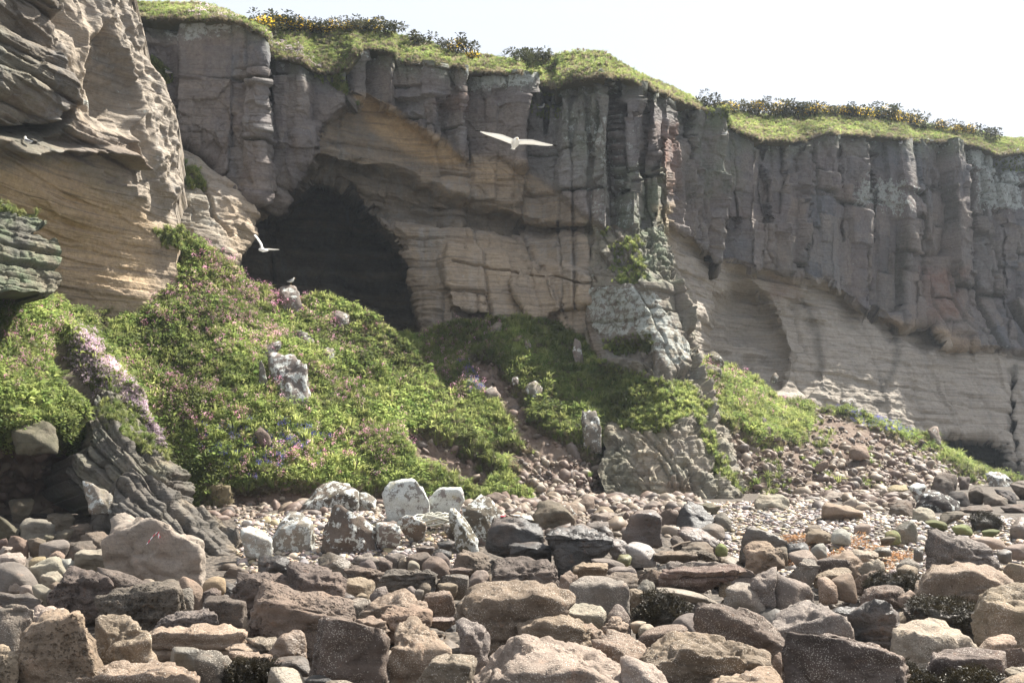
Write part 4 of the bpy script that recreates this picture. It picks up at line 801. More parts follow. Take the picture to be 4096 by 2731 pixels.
E|red.a.r|.9|||2150,580 2190,560 2245,650 2190,660
C|blk.h.w|.9|big black boulder with a rough weedy crown, left of its black twin|big black boulder|-140,240 -110,180 20,130 200,200 340,240 370,300 365,390 100,450 -100,460 -135,380|-130,240 0,300 200,330 360,340
C|blk.a.w|.7|low black rock in front of the big black boulder|low black rock|75,400 110,355 340,355 440,440 440,510 300,515 90,480
C|blk.h.w|.9|wide black sloping boulder with cracked face|black sloping boulder|385,340 480,210 620,220 780,280 900,350 975,440 960,530 780,520 600,510 430,430|400,350 600,400 800,460 960,500
C|gry.a.r|.9|||620,240 690,190 800,280 860,310 840,345 700,300
C|olv.a.r|.8|||290,120 350,0 430,10 520,90 600,150 640,200 600,225 440,180 320,160
C|gry.a.r2|.9|||80,130 200,100 350,160 350,205 200,200
C|brn.a.r1|.9|||470,40 530,0 640,20 680,90 650,170 500,90
C|red.a.r|.9|||665,20 760,-40 810,20 800,85 740,95 670,70
C|tan.l.r|.9|||800,105 850,50 920,45 970,100 900,125 820,125
C|gry.a.r|.9|||800,135 900,105 1000,110 1040,130 970,195 820,170
C|drk.b.w|.9|massive rounded dark boulder in mid-beach with a pale crown|rounded dark boulder|970,290 980,170 1080,90 1200,75 1300,90 1370,160 1370,280 1340,380 1280,385 1060,360|980,190 1100,140 1300,135 1365,180
C|brn.s.r|.9|round brown boulder beside the black pyramid|round brown boulder|1345,95 1400,60 1490,65 1545,110 1520,195 1450,210 1380,170
C|blk.a.w|.9|black pyramid boulder with a chipped top|black pyramid|1520,140 1560,40 1640,0 1720,40 1835,140 1800,205 1680,235 1530,205
C|olv.a.r|.9|||1690,30 1800,20 1890,60 1850,135 1760,90
C|gry.a.r|.9|||1830,150 1910,90 1980,190 1970,225 1880,225
C|gry.s.r|.9|||1710,245 1790,190 1850,190 1915,240 1900,270 1720,280
C|gry.a.r|.9|||1235,70 1290,10 1340,0 1400,50 1340,105
C|drk.a.w|.6|leaning dark plank-like slab with a green sheen|plank-like slab|1510,270 1530,220 1700,250 1880,370 1850,415 1800,405 1600,320|1515,275 1650,335 1830,405
C|drk.a.r|.9|||1450,330 1500,295 1570,300 1605,350 1580,395 1500,385
C|grn.s.s|.9|bright green algae-covered stone beside the plank-like slab|bright green stone|1840,405 1880,360 1940,400 1920,430 1850,425
C|grn.a.w|.9|wet green block among the black boulders|wet green block|1000,505 1020,455 1120,455 1130,490 1100,520 1010,520
C|blk.a.w|.9|||850,260 890,210 970,300 960,325 900,310
C|gry.a.r|.9|||740,220 800,180 930,175 940,215 860,250 840,285
C|gry.a.w|.9|||850,345 900,310 1000,330 1080,370 1100,435 980,440
C|wht.s.w|.9|||1070,390 1150,350 1280,380 1330,430 1250,490 1140,490
C|brn.h.h|.9|||1310,475 1400,420 1550,430 1680,470 1690,510 1400,510
C|brn.l.h|.9|||1630,425 1780,420 1860,450 1860,495 1700,490
C|brn.a.r|.9|||1560,405 1650,355 1750,350 1820,410 1700,445
C|pur.l.b|.8|long curling slab with a shadowed underside, upper of two layered rocks|curling slab|1345,560 1380,490 1500,485 1700,510 1900,500 2000,540 2170,570 2160,620 1900,610 1600,600 1450,620|1360,555 1600,570 2160,600
C|red.l.b|.8|big layered reddish wedge under the curling slab|layered reddish wedge|1360,740 1430,620 1560,555 1740,590 1900,580 2130,630 2000,650 1900,730 1880,800 1700,795 1500,770|1440,645 1580,590 1740,620 2050,635
C|hon.h.h|.9|||1155,610 1200,565 1340,550 1450,600 1440,650 1350,740 1300,715 1180,655
C|brn.l.b|.9|||890,670 960,620 1120,610 1220,670 1210,730 1150,750 1050,700
C|gry.r.b|.9|||1165,760 1230,670 1290,690 1330,740 1290,810 1220,830
C|hon.h.b|.9|||620,610 740,520 800,560 860,530 930,580 920,650 800,650 640,630
C|pur.s.r|.9|||780,515 830,490 1000,520 1060,560 1040,578 900,555
C|gry.s.r|.9|||920,590 980,560 1150,580 1160,615 940,620
C|tan.b.b|.9|||505,790 510,650 580,600 670,640 640,720 600,800 540,800
C|gry.b.b|.8|broad upright barnacled boulder with a saddle-shaped top|saddle-topped boulder|580,760 620,700 680,630 750,640 860,660 960,665 1080,690 1105,780 1100,880 1080,960 1000,980 900,970 780,910 640,860|600,720 700,700 800,760 900,720 1090,740
C|tan.b.b|.9|||1100,770 1150,745 1250,830 1220,920 1100,945
C|pal.b.b|.9|pale lumpy rock between the massive central slab and the saddle-topped boulder|pale lumpy rock|530,950 600,890 690,875 840,900 910,970 860,1080 700,1060 640,1000|640,990 760,1020 890,990
C|hon.b.b|.8|||150,1170 200,1060 330,950 430,950 560,990 700,1030 760,1090 800,1190 700,1220 400,1220|180,1100 330,1010 480,1060 700,1110
C|hon.b.b|.9|||690,1040 780,1040 880,1120 880,1180 800,1190 750,1110
C|gry.s.b|.9|grey cone-shaped stone in front of the saddle-topped boulder|cone-shaped stone|910,990 990,880 1050,910 1110,1000 1110,1070 1000,1030
C|tan.l.b|.9|||870,1060 930,990 1030,975 1090,1040 1080,1120 900,1115
C|pnk.s.s|.9|||1110,1060 1180,1020 1250,1050 1200,1095 1130,1090
C|pnk.s.b|.9|||1185,1095 1230,1050 1340,1050 1340,1095 1250,1120
C|red.s.b|.9|low red-brown slab with a flat top in the gap before the big tan slab|low red slab|1140,1150 1200,1090 1440,1050 1560,1060 1620,1090 1500,1150 1350,1200 1290,1240 1200,1180|1150,1150 1300,1180 1600,1100
C|pnk.b.b|1.1|huge pale pink-tan slab filling the bottom centre|huge pale slab|-240,1640 -210,1480 -140,1300 -110,1170 100,1150 240,1120 430,1130 560,1140 720,1200 900,1280 1030,1320 1080,1500 1110,1700 -220,1700|-200,1560 300,1600 1080,1600
C|pal.b.b|.9|||1010,1320 1100,1330 1250,1450 1400,1540 1500,1620 1080,1680
C|tan.b.b|.9|rounded tan boulder right behind the huge pale slab|rounded tan boulder|790,1210 950,1110 1050,1110 1180,1160 1290,1250 1330,1300 1290,1380 1210,1430 1040,1380 880,1320
C|hon.b.b|.9|big sunlit tan slab with lumps, right of the huge pale slab|big lumpy tan slab|1225,1440 1310,1330 1340,1220 1400,1140 1560,1110 1700,1100 1820,1130 1920,1210 2100,1220 2280,1270 2330,1380 2300,1440 2000,1450 1850,1510 1700,1590 1500,1580 1350,1500|1240,1450 1450,1490 1700,1490 2000,1400 2300,1400
C|wed.l.w|.9|black weed-hung rock behind the low red slab|weed-hung rock|1180,1010 1230,930 1230,870 1270,820 1400,825 1500,840 1600,930 1540,980 1440,1070 1300,1060
C|pal.s.b|.9|||1270,830 1340,760 1480,760 1580,830 1400,850
C|pal.s.b|.9|||1330,745 1500,740 1720,790 1870,810 1870,850 1600,845 1500,780
C|gry.s.s|.9|||1465,1040 1520,990 1600,960 1680,960 1690,1090 1600,1100
C|brn.b.b|.7|long tilted barnacled slab running down to the right|long tilted slab|1660,1070 1670,980 1700,890 1780,865 1900,865 2100,920 2200,960 2380,1120 2440,1230 2400,1320 2330,1350 2200,1280 1930,1220 1720,1130|1690,900 1900,925 2100,1040 2250,1160 2410,1250
C|gry.h.b|.9|||1915,860 1930,760 2000,680 2080,700 2180,730 2240,800 2280,860 2000,870
C|tan.r.b|.9|||1875,745 1900,690 1980,675 1960,740 1900,775
C|tan.b.b|.9|||1870,1570 1960,1490 2050,1500 2110,1560 2060,1680 1880,1680
D|gry.h.b|.9|jagged grey crag forming the top of a rock pile|jagged grey crag|230,660 240,560 350,500 450,515 580,620 575,700 440,660 300,640|240,600 400,620 570,660
D|gry.b.b|.9|smooth-faced grey block under the jagged crag|smooth-faced grey block|210,800 250,640 400,620 500,690 560,790 540,840 350,830 220,850|230,660 400,630 520,700
D|gry.h.b|.9|||0,690 150,590 240,560 240,680 200,820 140,860 60,780
D|hon.h.h|.9|||-60,430 20,340 110,330 200,400 300,500 260,550 100,530 -20,520
D|drk.a.w|.7|dark slab-sided boulder with a straight flat top beside the orange weed|flat-topped dark boulder|-90,330 -90,240 -20,210 130,205 250,250 320,300 325,390 260,420 150,370 0,350|-88,250 100,220 310,320
D|brn.a.r|.9|||220,410 325,390 330,495 280,490
D|blk.a.w|.9|black squared block beside the orange weed|black squared block|325,355 500,355 512,420 420,440 330,430
D|pnk.s.b|.9|||330,450 400,420 490,420 560,480 600,570 480,540 350,500
D|drk.a.b|.9|dark squared block with a ragged top, right of the jagged crag|ragged squared block|580,620 600,510 700,485 850,505 850,590 740,605 620,620|590,530 700,500 850,515
D|hon.h.b|.9|||630,510 740,430 860,430 900,500 990,540 1010,600 880,615
D|pnk.l.b|.9|pink slab with ripple-like ridges by the orange weed|ripple-ridged slab|860,470 900,405 1050,420 1110,480 990,515
D|pnk.a.b|.9|||920,520 1080,490 1140,540 1165,620 1100,645 1000,600
D|tan.b.b|.9|||560,650 680,580 830,570 880,620 760,665 600,675
D|tan.s.r|.9|smooth tan wedge with a sharp edge, right of the smooth-faced block|smooth tan wedge|680,690 830,610 880,640 920,750 780,780 720,720
D|hon.b.b|.9|||580,660 660,645 750,740 740,795 600,795
D|hon.h.b|.9|||870,620 1000,580 1090,585 1110,620 1030,710 950,730 900,690
D|wed.b.w|.9|||1020,710 1100,640 1200,630 1420,640 1430,740 1200,760
D|pur.a.b|.9|||1265,550 1370,480 1450,560 1400,590 1300,580
D|tan.a.b|.9|||1265,590 1330,540 1440,600 1420,635 1280,630
D|red.b.b|.9|||950,810 1010,730 1120,710 1210,720 1310,760 1330,810 1200,860 1000,850
D|tan.b.b|.9|||1280,850 1400,760 1450,760 1460,870 1320,890
D|gry.h.b|.7|fin-shaped boulder with a sharp upright tip on the right beach|fin-shaped boulder|1490,560 1490,400 1480,240 1550,220 1620,225 1720,270 1850,350 2000,420 2120,500 1980,560 1800,590 1600,590|1485,280 1560,400 1750,460 1850,490 2000,540
D|tan.b.b|.9|large pale-topped square block on the right, below the fin-shaped boulder|large square block|1430,780 1425,640 1440,560 1650,540 1900,520 2150,540 2250,620 2340,690 2200,790 1970,900 1880,910 1700,890 1440,870|1440,640 1620,660 1700,615 1900,645 2230,650
D|tan.b.b|.9|||2150,540 2250,510 2400,530 2400,700 2300,670
D|hon.b.b|.9|big bulging tan boulder cut by the right edge|bulging edge boulder|1890,930 1960,860 1970,780 2100,710 2280,670 2480,680 2500,1180 2350,1240 2200,1160 2060,1080 1980,1010
D|blk.l.w|.7|long wet black slab capped with weed, sloping down to the right|long wet black slab|490,850 600,800 800,790 1000,830 1200,860 1310,850 1320,930 1290,1000 1210,1130 1200,1240 1000,1190 850,1130 840,1040 700,960|500,850 800,870 1000,925 1190,1005 1300,930
D|gry.b.b|1.1|broad grey speckled slab tipped towards the viewer, left of the long wet black slab|broad speckled slab|75,990 200,870 300,820 430,840 600,930 830,1040 850,1110 830,1160 700,1180 500,1260 400,1290 200,1220 120,1110|120,1110 300,1220 420,1270 700,1160 840,1120
D|drk.b.b|.6|huge speckled boulder face in the bottom right, peaked like a hill|peaked speckled boulder|275,1640 280,1230 390,1240 470,1170 600,1095 760,1120 900,1165 1050,1190 1200,1240 1340,1320 1380,1420 1300,1520 1000,1680 290,1700|285,1260 390,1270 600,1125 900,1190 1350,1350
D|wed.h.w|.9|mound of wet black seaweed-covered rock at the bottom right|seaweed mound|970,1580 1060,1490 1200,1430 1350,1430 1500,1450 1620,1560 1600,1680 1000,1680
D|pnk.b.b|1.1|large round pale boulder with a pitted dome, right of the long wet slab|large pale dome|1190,1230 1230,1080 1330,1010 1480,970 1650,975 1800,1020 1930,1130 1990,1260 1800,1340 1500,1400 1440,1440 1350,1360
D|tan.b.b|.9|||1180,1060 1200,970 1300,960 1345,1010 1250,1090
D|wed.l.w|.9|low weedy slab with a bright green patch, behind the pale dome|low weedy slab|1390,930 1450,850 1600,855 1750,880 1880,890 1900,960 1960,1110 1800,1080 1600,1010 1400,990
D|drk.a.w|.9|||1310,930 1390,910 1390,1010 1340,1025
D|drk.b.b|.7|heavy log-shaped boulder lying in front of the pale dome|log-shaped boulder|1435,1380 1440,1310 1550,1290 1900,1270 2100,1280 2150,1370 2195,1500 2100,1540 1800,1520 1600,1500 1480,1440|1440,1390 1700,1400 1900,1370 2140,1350
D|tan.a.b|.9|||1975,1270 2050,1170 2130,1140 2230,1180 2290,1230 2150,1290 2100,1310 2000,1300
D|red.s.b|.9|||2150,1310 2180,1240 2250,1220 2400,1240 2400,1430 2180,1415
D|pnk.l.b|.9|||2180,1440 2400,1410 2420,1500 2250,1530
D|tan.b.b|.9|||2080,1600 2250,1530 2400,1450 2450,1680 2100,1700
D|hon.b.b|.9|wide brown slab on the bottom edge, left of the peaked boulder|wide bottom slab|-450,1640 -350,1590 -250,1500 0,1410 100,1405 270,1430 290,1540 250,1700 -420,1700|-400,1620 0,1560 280,1560
D|tan.b.b|.9|||195,1410 230,1330 275,1290 280,1410 240,1440
D|wed.h.w|.9|||1680,1570 1850,1490 1980,1480 2120,1530 2110,1640 1700,1660
D|tan.a.r|.8|long tan boulder lying on the far pebbles|long tan boulder|620,110 640,15 800,50 900,90 990,130 970,175 800,180 700,160|630,40 800,110 980,150
D|tan.a.r|.9|||495,300 520,240 620,255 700,300 560,320
D|wht.s.s|.9|||700,300 730,235 820,240 860,310 740,330
D|olv.s.w|.9|green and black domed boulder on the right pebbles|green domed boulder|1230,240 1270,180 1340,165 1410,190 1425,260 1390,305 1290,300
D|grn.s.s|.9|||1160,305 1200,250 1260,255 1290,300 1270,330 1200,325
D|olv.s.s|.9|||1130,345 1190,305 1260,320 1240,355
D|olv.a.w|.9|||1055,425 1100,390 1200,395 1210,435 1120,445
D|wht.a.s|.9|||520,435 570,390 620,360 660,410 620,445
D|pal.a.r|.9|cream block at the foot of the dark boulder pile on the right|cream block|1400,155 1405,80 1450,50 1520,60 1590,140 1480,175
D|drk.r.r|.9|||1205,70 1280,0 1380,10 1400,90 1330,145 1220,130
D|grn.s.s|.9|||1480,195 1560,160 1660,190 1690,235 1560,228
D|olv.r.r|.9|||1630,155 1720,100 1820,90 1880,140 1800,195 1700,195
D|wed.r.w|.9|||1885,175 1960,125 2060,120 2140,190 2100,235 1950,222
D|drk.r.w|.9|||2230,220 2300,140 2400,140 2400,270 2250,260
D|grn.s.s|.9|||1730,230 1800,200 1880,215 1900,250 1780,262
D|grn.s.s|.9|||1980,270 2060,240 2150,270 2100,300 2000,298
D|pnk.s.s|.9|||1900,330 2000,300 2150,330 2180,370 2000,372
D|pnk.s.s|.9|||2180,400 2300,360 2400,380 2400,450 2250,450
D|pnk.s.s|.9|||900,230 960,190 1040,210 1030,250 940,255
D|pnk.s.s|.9|||480,235 530,205 600,215 610,245 540,250
D|drk.s.w|.9|||2110,450 2180,410 2250,440 2240,490 2150,490
D|drk.s.w|.9|||1410,440 1440,390 1490,400 1485,470 1440,470
G|gry.a.r1|.9|broad grey rock with a pale top on the far scree|broad scree rock|990,235 1040,150 1150,145 1185,230 1120,260 1000,250
G|pal.a.r|.9|||1015,315 1040,275 1190,275 1200,310 1100,335
G|yel.a.r|.9|yellow-sided block leaning at the top of the boulder pile|yellow-sided block|1530,155 1560,90 1640,45 1675,110 1640,180 1580,170
G|tan.a.r|.9|||1415,205 1440,175 1520,170 1530,210 1440,230
G|yel.a.r|.9|||1420,275 1450,235 1560,230 1570,270 1450,305
G|gry.a.r1|.9|||1680,155 1700,95 1810,140 1790,170 1720,190
G|drk.a.r|.9|squared dark block in the middle of the boulder pile|squared pile block|1740,230 1770,155 1900,150 1910,220 1880,295 1760,280
G|blk.a.r1|.9|widest black boulder at the foot of the boulder pile|widest pile boulder|1635,380 1670,290 1730,270 1850,320 1920,390 1780,418
G|drk.a.r3|.9|||1580,270 1640,215 1700,250 1680,320 1610,355
G|blk.a.r|.9|||1840,335 1860,270 1960,290 1980,355 1900,375
G|drk.a.r|.9|||1980,320 2050,235 2090,360 1990,350
G|drk.a.r|.9|||2080,295 2150,280 2240,330 2180,368 2090,350
G|gry.a.r2|.9|||2100,160 2170,140 2260,200 2290,245 2200,240 2130,200
G|gry.a.r1|.9|||2035,120 2060,70 2130,130 2110,175 2050,160
G|drk.a.r|.9|||1910,170 1990,185 1980,260 1920,268
G|blk.a.r|.9|||2150,260 2250,270 2300,325 2220,355
G|drk.a.r|.9|||2260,250 2352,200 2420,300 2300,335
G|drk.a.r1|.9|||1920,100 1960,50 2040,110 2000,158
G|gry.a.r3|.9|||1760,100 1830,30 1900,60 1890,125 1800,138
G|drk.l.r|.9|||1440,380 1480,335 1570,335 1610,370 1600,435 1460,420
G@57|brn.a.r|.9|||950,125 960,75 1010,60 1040,90 990,135
G@60|tan.a.r|.9|brown triangular block stranded on the right scree|stranded triangular block|1180,0 1200,-40 1290,-30 1315,40 1270,50 1190,20
G|pal.a.r|.9|||590,220 640,190 700,260 680,280 610,250
G|tan.s.r|.9|||745,235 770,190 820,210 800,235
G|pal.r.r|.8|||540,345 580,300 700,290 760,310 765,385 700,405 560,370
G|drk.a.r|.9|||1920,400 1990,365 2120,365 2150,400 2050,430
G|drk.a.r|.9|||2190,380 2300,360 2400,370 2400,420 2250,420
M@46.5|gry.a.r2|.7|large white-lichened boulder on the flowery mound|mound boulder|1800,1100 1790,900 1870,860 1980,850 2060,920 2065,1080 2030,1190 1930,1180 1880,1090
M@48|gry.a.r2|.7|white block perched on the mound boulder's upper left|perched mound block|1700,870 1780,800 1850,780 1895,830 1800,890 1730,900
M@47|gry.a.r1|.7|narrow lichened fragment against the mound boulder's left side||1740,920 1800,900 1805,1040 1760,1090
M@49|gry.a.r1|.8|||1980,850 2010,805 2060,830 2050,865 2000,865
M@49.5|gry.a.r1|.8|||2130,880 2180,820 2260,830 2260,885 2200,905
M@51.5|gry.a.r1|.9|mossy-topped rock on which the gull stands|gull's rock|1880,430 1900,410 1950,400 2000,410 2035,460 2035,560 1990,580 1900,560
M@44.5|brn.a.r|.8|small dark block sunk in the flowers below the mound boulder||1710,1395 1750,1350 1800,1400 1820,1450 1760,1475
M@51.5|gry.a.r1|.8|||2240,605 2260,570 2350,610 2340,665 2270,645
M@49.5|gry.a.r1|.8|||1990,700 2040,700 2110,770 2080,805 2010,770
N@55|gry.a.r1|.8|||1260,1095 1320,1045 1380,1100 1350,1155 1280,1145
N@51.5|gry.a.r1|.8|tall lichened outcrop standing in the shaded turf|shaded outcrop|1640,1260 1660,1240 1730,1240 1770,1310 1770,1430 1740,1500 1650,1450
N@54.5|gry.a.r1|.8|||990,1135 1010,1100 1085,1075 1095,1150 1050,1175
N@57.5|gry.a.r1|.8|||1250,775 1280,760 1305,820 1270,835
N@55.5|gry.a.r1|.7|||1580,840 1600,760 1640,780 1650,900 1600,915
N@58|brn.a.r|.8|||1150,765 1230,740 1240,785 1160,795
N@52|gry.a.r1|.8|||300,745 340,720 360,780 330,795
N@52|gry.a.r1|.8|||360,785 400,770 410,820 380,835
N@59|gry.a.r1|.8|||1010,705 1060,650 1110,650 1080,690 1030,715
N@55|gry.a.r1|.8|||1170,1025 1215,1015 1215,1065 1170,1065
N@50.5|gry.a.r1|.8|||700,1295 740,1240 790,1270 785,1335 740,1340
Q@66|olv.a.r1|.8|||200,750 240,680 300,690 330,760 260,785
Q@64|gry.a.r|.8|||200,805 240,770 320,800 320,845 220,845
Q@66|gry.a.r1|.8|||650,865 680,820 705,850 690,885
Q@70|gry.a.r1|.8|||1110,1015 1130,990 1220,995 1225,1045 1150,1050
Q@60|gry.a.r1|.8|||570,1165 580,1120 620,1130 620,1185
Q@59|brn.a.r|.8|||590,1205 650,1180 650,1245 600,1245
Q@69|gry.a.r1|.8|||1700,1210 1770,1180 1790,1260 1760,1310
P@33|gry.a.r1|.8|||80,490 90,480 110,487 114,502 105,510 85,503
P@35|olv.a.r|.8|||10,430 30,420 52,424 58,440 40,450 18,446
P@41.5|yel.s.r|.6|round tussock of dry grass hanging at the slope foot||198,486 206,484 222,490 231,508 228,522 214,520 202,506'''
LABELS = set(); marks = []
for i, ln in enumerate([l for l in BD.split('\n') if l.strip()]):
    f = [q.strip() for q in ln.split('|')]
    Yov = None; crop = f[0]
    if '@' in crop: crop, yv = crop.split('@'); Yov = float(yv)
    o = boulder(crop, f[1], float(f[2]), f[5], f[6] if len(f) > 6 else '', i, Yov); o['category'] = 'boulder'
    if f[3]:
        o['label'] = f[3]; assert f[3] not in LABELS, f[3]; LABELS.add(f[3])
        if f[4]: marks.append((ROCKS[-1], f[4]))
def shape_word(r):
    a = r['w'] / max(r['h'], 1)
    if a > 2.3: return 'flat slab'
    if a > 1.55: return 'low rock'
    if a < .85: return 'upright rock'
    return {'s': 'rounded stone', 'a': 'angular block', 'h': 'pitted rock', 'l': 'bedded block', 'b': 'rough block', 'r': 'rough rock', 'L': 'bedded block'}[r['st']]
def size_word(r): return 'small' if r['w'] < 18 else 'medium' if r['w'] < 40 else 'large'
for r in ROCKS:
    if 'label' in r['o']: continue
    near = sorted(marks, key=lambda m: abs(m[0]['cx'] - r['cx']) + 1.6 * abs(m[0]['cy'] - r['cy']))[:14]
    word = ' '.join([size_word(r), CW[r['col']], 'lichen-spotted' if r['lich'] > .4 else '', shape_word(r)]).replace('  ', ' ')
    done = False
    for m, nm in near:
        dx = r['cx'] - m['cx']; dy = r['yb'] - m['yb']
        if abs(dx) > .55 * (m['w'] + r['w']) or abs(dx) > 2.2 * abs(dy): rel = 'left of' if dx < 0 else 'right of'
        else: rel = 'behind' if dy < 0 else 'in front of'
        lb = f'{word} {rel} the {nm}'
        if lb not in LABELS and len(lb.split()) <= 16: done = True; break
    if not done:
        a, b = near[0][1], near[1][1]; lb = f'{word} between {a} and {b}'
        while lb in LABELS: lb = lb.replace('the ', '', 1) if 'the ' in lb else 'lesser ' + lb
    r['o']['label'] = lb; LABELS.add(lb)
# ------------------------------------------------------------ vegetation, pebbles and weed (scattered over real surfaces)
rng = np.random.default_rng(7); random.seed(5)
def leaf_mat(name, c1, c2, tr=.5, rough=.6):
    n = NT(name); inf = n.ocol(); c = n.mix(inf.outputs['Random'], c1, c2); c = n.mix(n.ramp(n.noise(n.pos, .33, 4, .6), [(.38, 0), (.62, 1)]), n.mulc(c, .6), n.mulc(c, 1.25))
    n.col(c); n.b.inputs['Roughness'].default_value = rough; n.b.inputs['Specular IOR Level'].default_value = .35
    t = n.t.nodes.new('ShaderNodeBsdfTranslucent'); n.L(n.mulc(c, 1.9), t.inputs[0]); mx = n.t.nodes.new('ShaderNodeMixShader'); mx.inputs[0].default_value = tr
    n.L(n.b.outputs[0], mx.inputs[1]); n.L(t.outputs[0], mx.inputs[2]); n.L(mx.outputs[0], n.out.inputs[0]); return n.m
ML_HERB = leaf_mat('herb_leaf', (.095, .145, .04), (.25, .285, .095)); ML_GRASS = leaf_mat('grass_blade', (.125, .17, .05), (.28, .295, .11)); ML_DRY = leaf_mat('dry_grass', (.14, .115, .075), (.28, .24, .155), .4)
ML_PINK = leaf_mat('campion_petal', (.55, .22, .36), (.72, .45, .55), .4); ML_STEM = leaf_mat('flower_stem', (.12, .08, .05), (.14, .14, .06), .2); ML_THR = leaf_mat('thrift_petal', (.62, .45, .56), (.78, .66, .74), .3)
ML_BLUE = leaf_mat('bluebell_petal', (.10, .10, .50), (.20, .18, .65), .3); ML_YEL = leaf_mat('gorse_petal', (.70, .45, .02), (.80, .58, .05), .3); ML_GORSE = leaf_mat('gorse_spine', (.045, .055, .025), (.09, .085, .045), .15)
ML_WRACK = leaf_mat('orange_wrack', (.20, .10, .045), (.42, .24, .12), .3, .5); ML_WEED = leaf_mat('black_weed', (.016, .012, .007), (.05, .038, .014), .1, .5)
class MB:
    def __init__(s): s.v = []; s.f = []; s.m = []
    def quad(s, a, b, c, d, m=0):
        i = len(s.v); s.v += [a, b, c, d]; s.f.append((i, i + 1, i + 2, i + 3)); s.m.append(m)
    def leaf(s, p, d, L, W, m=0, droop=.3):
        d = np.array(d, float); d /= np.linalg.norm(d) + 1e-9; p = np.array(p, float)
        sd = np.cross(d, (0, 0, 1.0)) + rng.normal(0, .35, 3); sd -= d * (sd @ d); sd /= np.linalg.norm(sd) + 1e-9
        mid = p + d * L * .5; tip = p + d * L - np.array([0, 0, droop * L]); s.quad(p, mid + sd * W / 2, tip, mid - sd * W / 2, m)
    def build(s, name, mats, link=False):
        me = bpy.data.meshes.new(name); me.from_pydata([tuple(map(float, q)) for q in s.v], [], s.f)
        for m in mats: me.materials.append(m)
        me.polygons.foreach_set('material_index', s.m); me.update()
        o = bpy.data.objects.new(name, me)
        if link: C.objects.link(o)
        return o
def herb(R_=.2, H=.28, n=42, L=.11, W=.06):
    b = MB()
    for _ in range(n):
        a = rng.uniform(0, 6.28); r = R_ * math.sqrt(rng.uniform()); z = H * rng.uniform(.1, 1) * (1 - (r / R_)**2 * .5)
        b.leaf((r * math.cos(a), r * math.sin(a), z), (math.cos(a) * .8 + rng.normal(0, .4), math.sin(a) * .8 + rng.normal(0, .4), rng.uniform(-.1, .9)), L * rng.uniform(.6, 1.3), W * rng.uniform(.7, 1.2))
    return b
def tuft(H=.34, n=34, R_=.07, W=.014):
    b = MB()
    for _ in range(n):
        a = rng.uniform(0, 6.28); r = R_ * rng.uniform(); p = np.array([r * math.cos(a), r * math.sin(a), -.03]); lean = rng.uniform(.2, .9); h = H * rng.uniform(.5, 1.1)
        m1 = p + np.array([math.cos(a) * lean * h * .35, math.sin(a) * lean * h * .35, h * .65]); m2 = p + np.array([math.cos(a) * lean * h, math.sin(a) * lean * h, h * (1 - .5 * lean)])
        sd = np.array([-math.sin(a), math.cos(a), 0]) * W
        b.quad(p - sd, p + sd, m1 + sd * .8, m1 - sd * .8); b.quad(m1 - sd * .8, m1 + sd * .8, m2 + sd * .15, m2 - sd * .15)
    return b
def flower(H=.55, n=4, m_p=1, s_=.035, k=6, spread=.12, cl=.05):
    b = MB()
    for _ in range(n):
        a = rng.uniform(0, 6.28); h = H * rng.uniform(.6, 1.1); p0 = np.array([rng.normal(0, .04), rng.normal(0, .04), 0]); p1 = p0 + np.array([math.cos(a) * spread, math.sin(a) * spread, h])
        sd = np.array([.006, 0, 0]); b.quad(p0 - sd, p0 + sd, p1 + sd, p1 - sd, 0)
        for _ in range(k):
            q = p1 + rng.normal(0, cl, 3) * np.array([1, 1, 1.2]); b.leaf(q, rng.normal(0, 1, 3), s_ * 1.5, s_, m_p, 0)
        for _ in range(3): b.leaf(p0 + (p1 - p0) * rng.uniform(.2, .8), (rng.normal(), rng.normal(), .4), .09, .03, 2)
    return b
def srccol(name, objs):
    c = bpy.data.collections.new(name)
    for o in objs: c.objects.link(o)
    return c
def scatter(name, P, scl, col, label, tilt=.25, flat=False, nrm=None):
    o = bpy.data.objects.new(name, bpy.data.meshes.new(name)); C.objects.link(o); me = o.data; n = len(P)
    me.vertices.add(n); me.vertices.foreach_set('co', np.ascontiguousarray(P, np.float32).ravel())
    a = me.attributes.new('scl', 'FLOAT', 'POINT'); a.data.foreach_set('value', np.ascontiguousarray(scl, np.float32))
    rot = np.stack([rng.normal(0, tilt, n), rng.normal(0, tilt, n), rng.uniform(0, 6.28, n)], -1)
    a = me.attributes.new('rot', 'FLOAT_VECTOR', 'POINT'); a.data.foreach_set('vector', np.ascontiguousarray(rot, np.float32).ravel())
    g = bpy.data.node_groups.new(name, 'GeometryNodeTree'); g.interface.new_socket('Geometry', in_out='INPUT', socket_type='NodeSocketGeometry'); g.interface.new_socket('Geometry', in_out='OUTPUT', socket_type='NodeSocketGeometry')
    N = g.nodes; gi = N.new('NodeGroupInput'); go = N.new('NodeGroupOutput'); ip = N.new('GeometryNodeInstanceOnPoints'); ci = N.new('GeometryNodeCollectionInfo')
    ci.inputs['Collection'].default_value = col; ci.inputs['Separate Children'].default_value = True; ci.inputs['Reset Children'].default_value = True
    a1 = N.new('GeometryNodeInputNamedAttribute'); a1.data_type = 'FLOAT'; a1.inputs['Name'].default_value = 'scl'
    a2 = N.new('GeometryNodeInputNamedAttribute'); a2.data_type = 'FLOAT_VECTOR'; a2.inputs['Name'].default_value = 'rot'
    K = g.links; K.new(gi.outputs[0], ip.inputs['Points']); K.new(ci.outputs[0], ip.inputs['Instance']); ip.inputs['Pick Instance'].default_value = True
    K.new(a2.outputs['Attribute'], ip.inputs['Rotation']); K.new(a1.outputs['Attribute'], ip.inputs['Scale']); K.new(ip.outputs[0], go.inputs[0])
    md = o.modifiers.new('scatter', 'NODES'); md.node_group = g
    o['kind'] = 'stuff'; o['label'] = label; return o
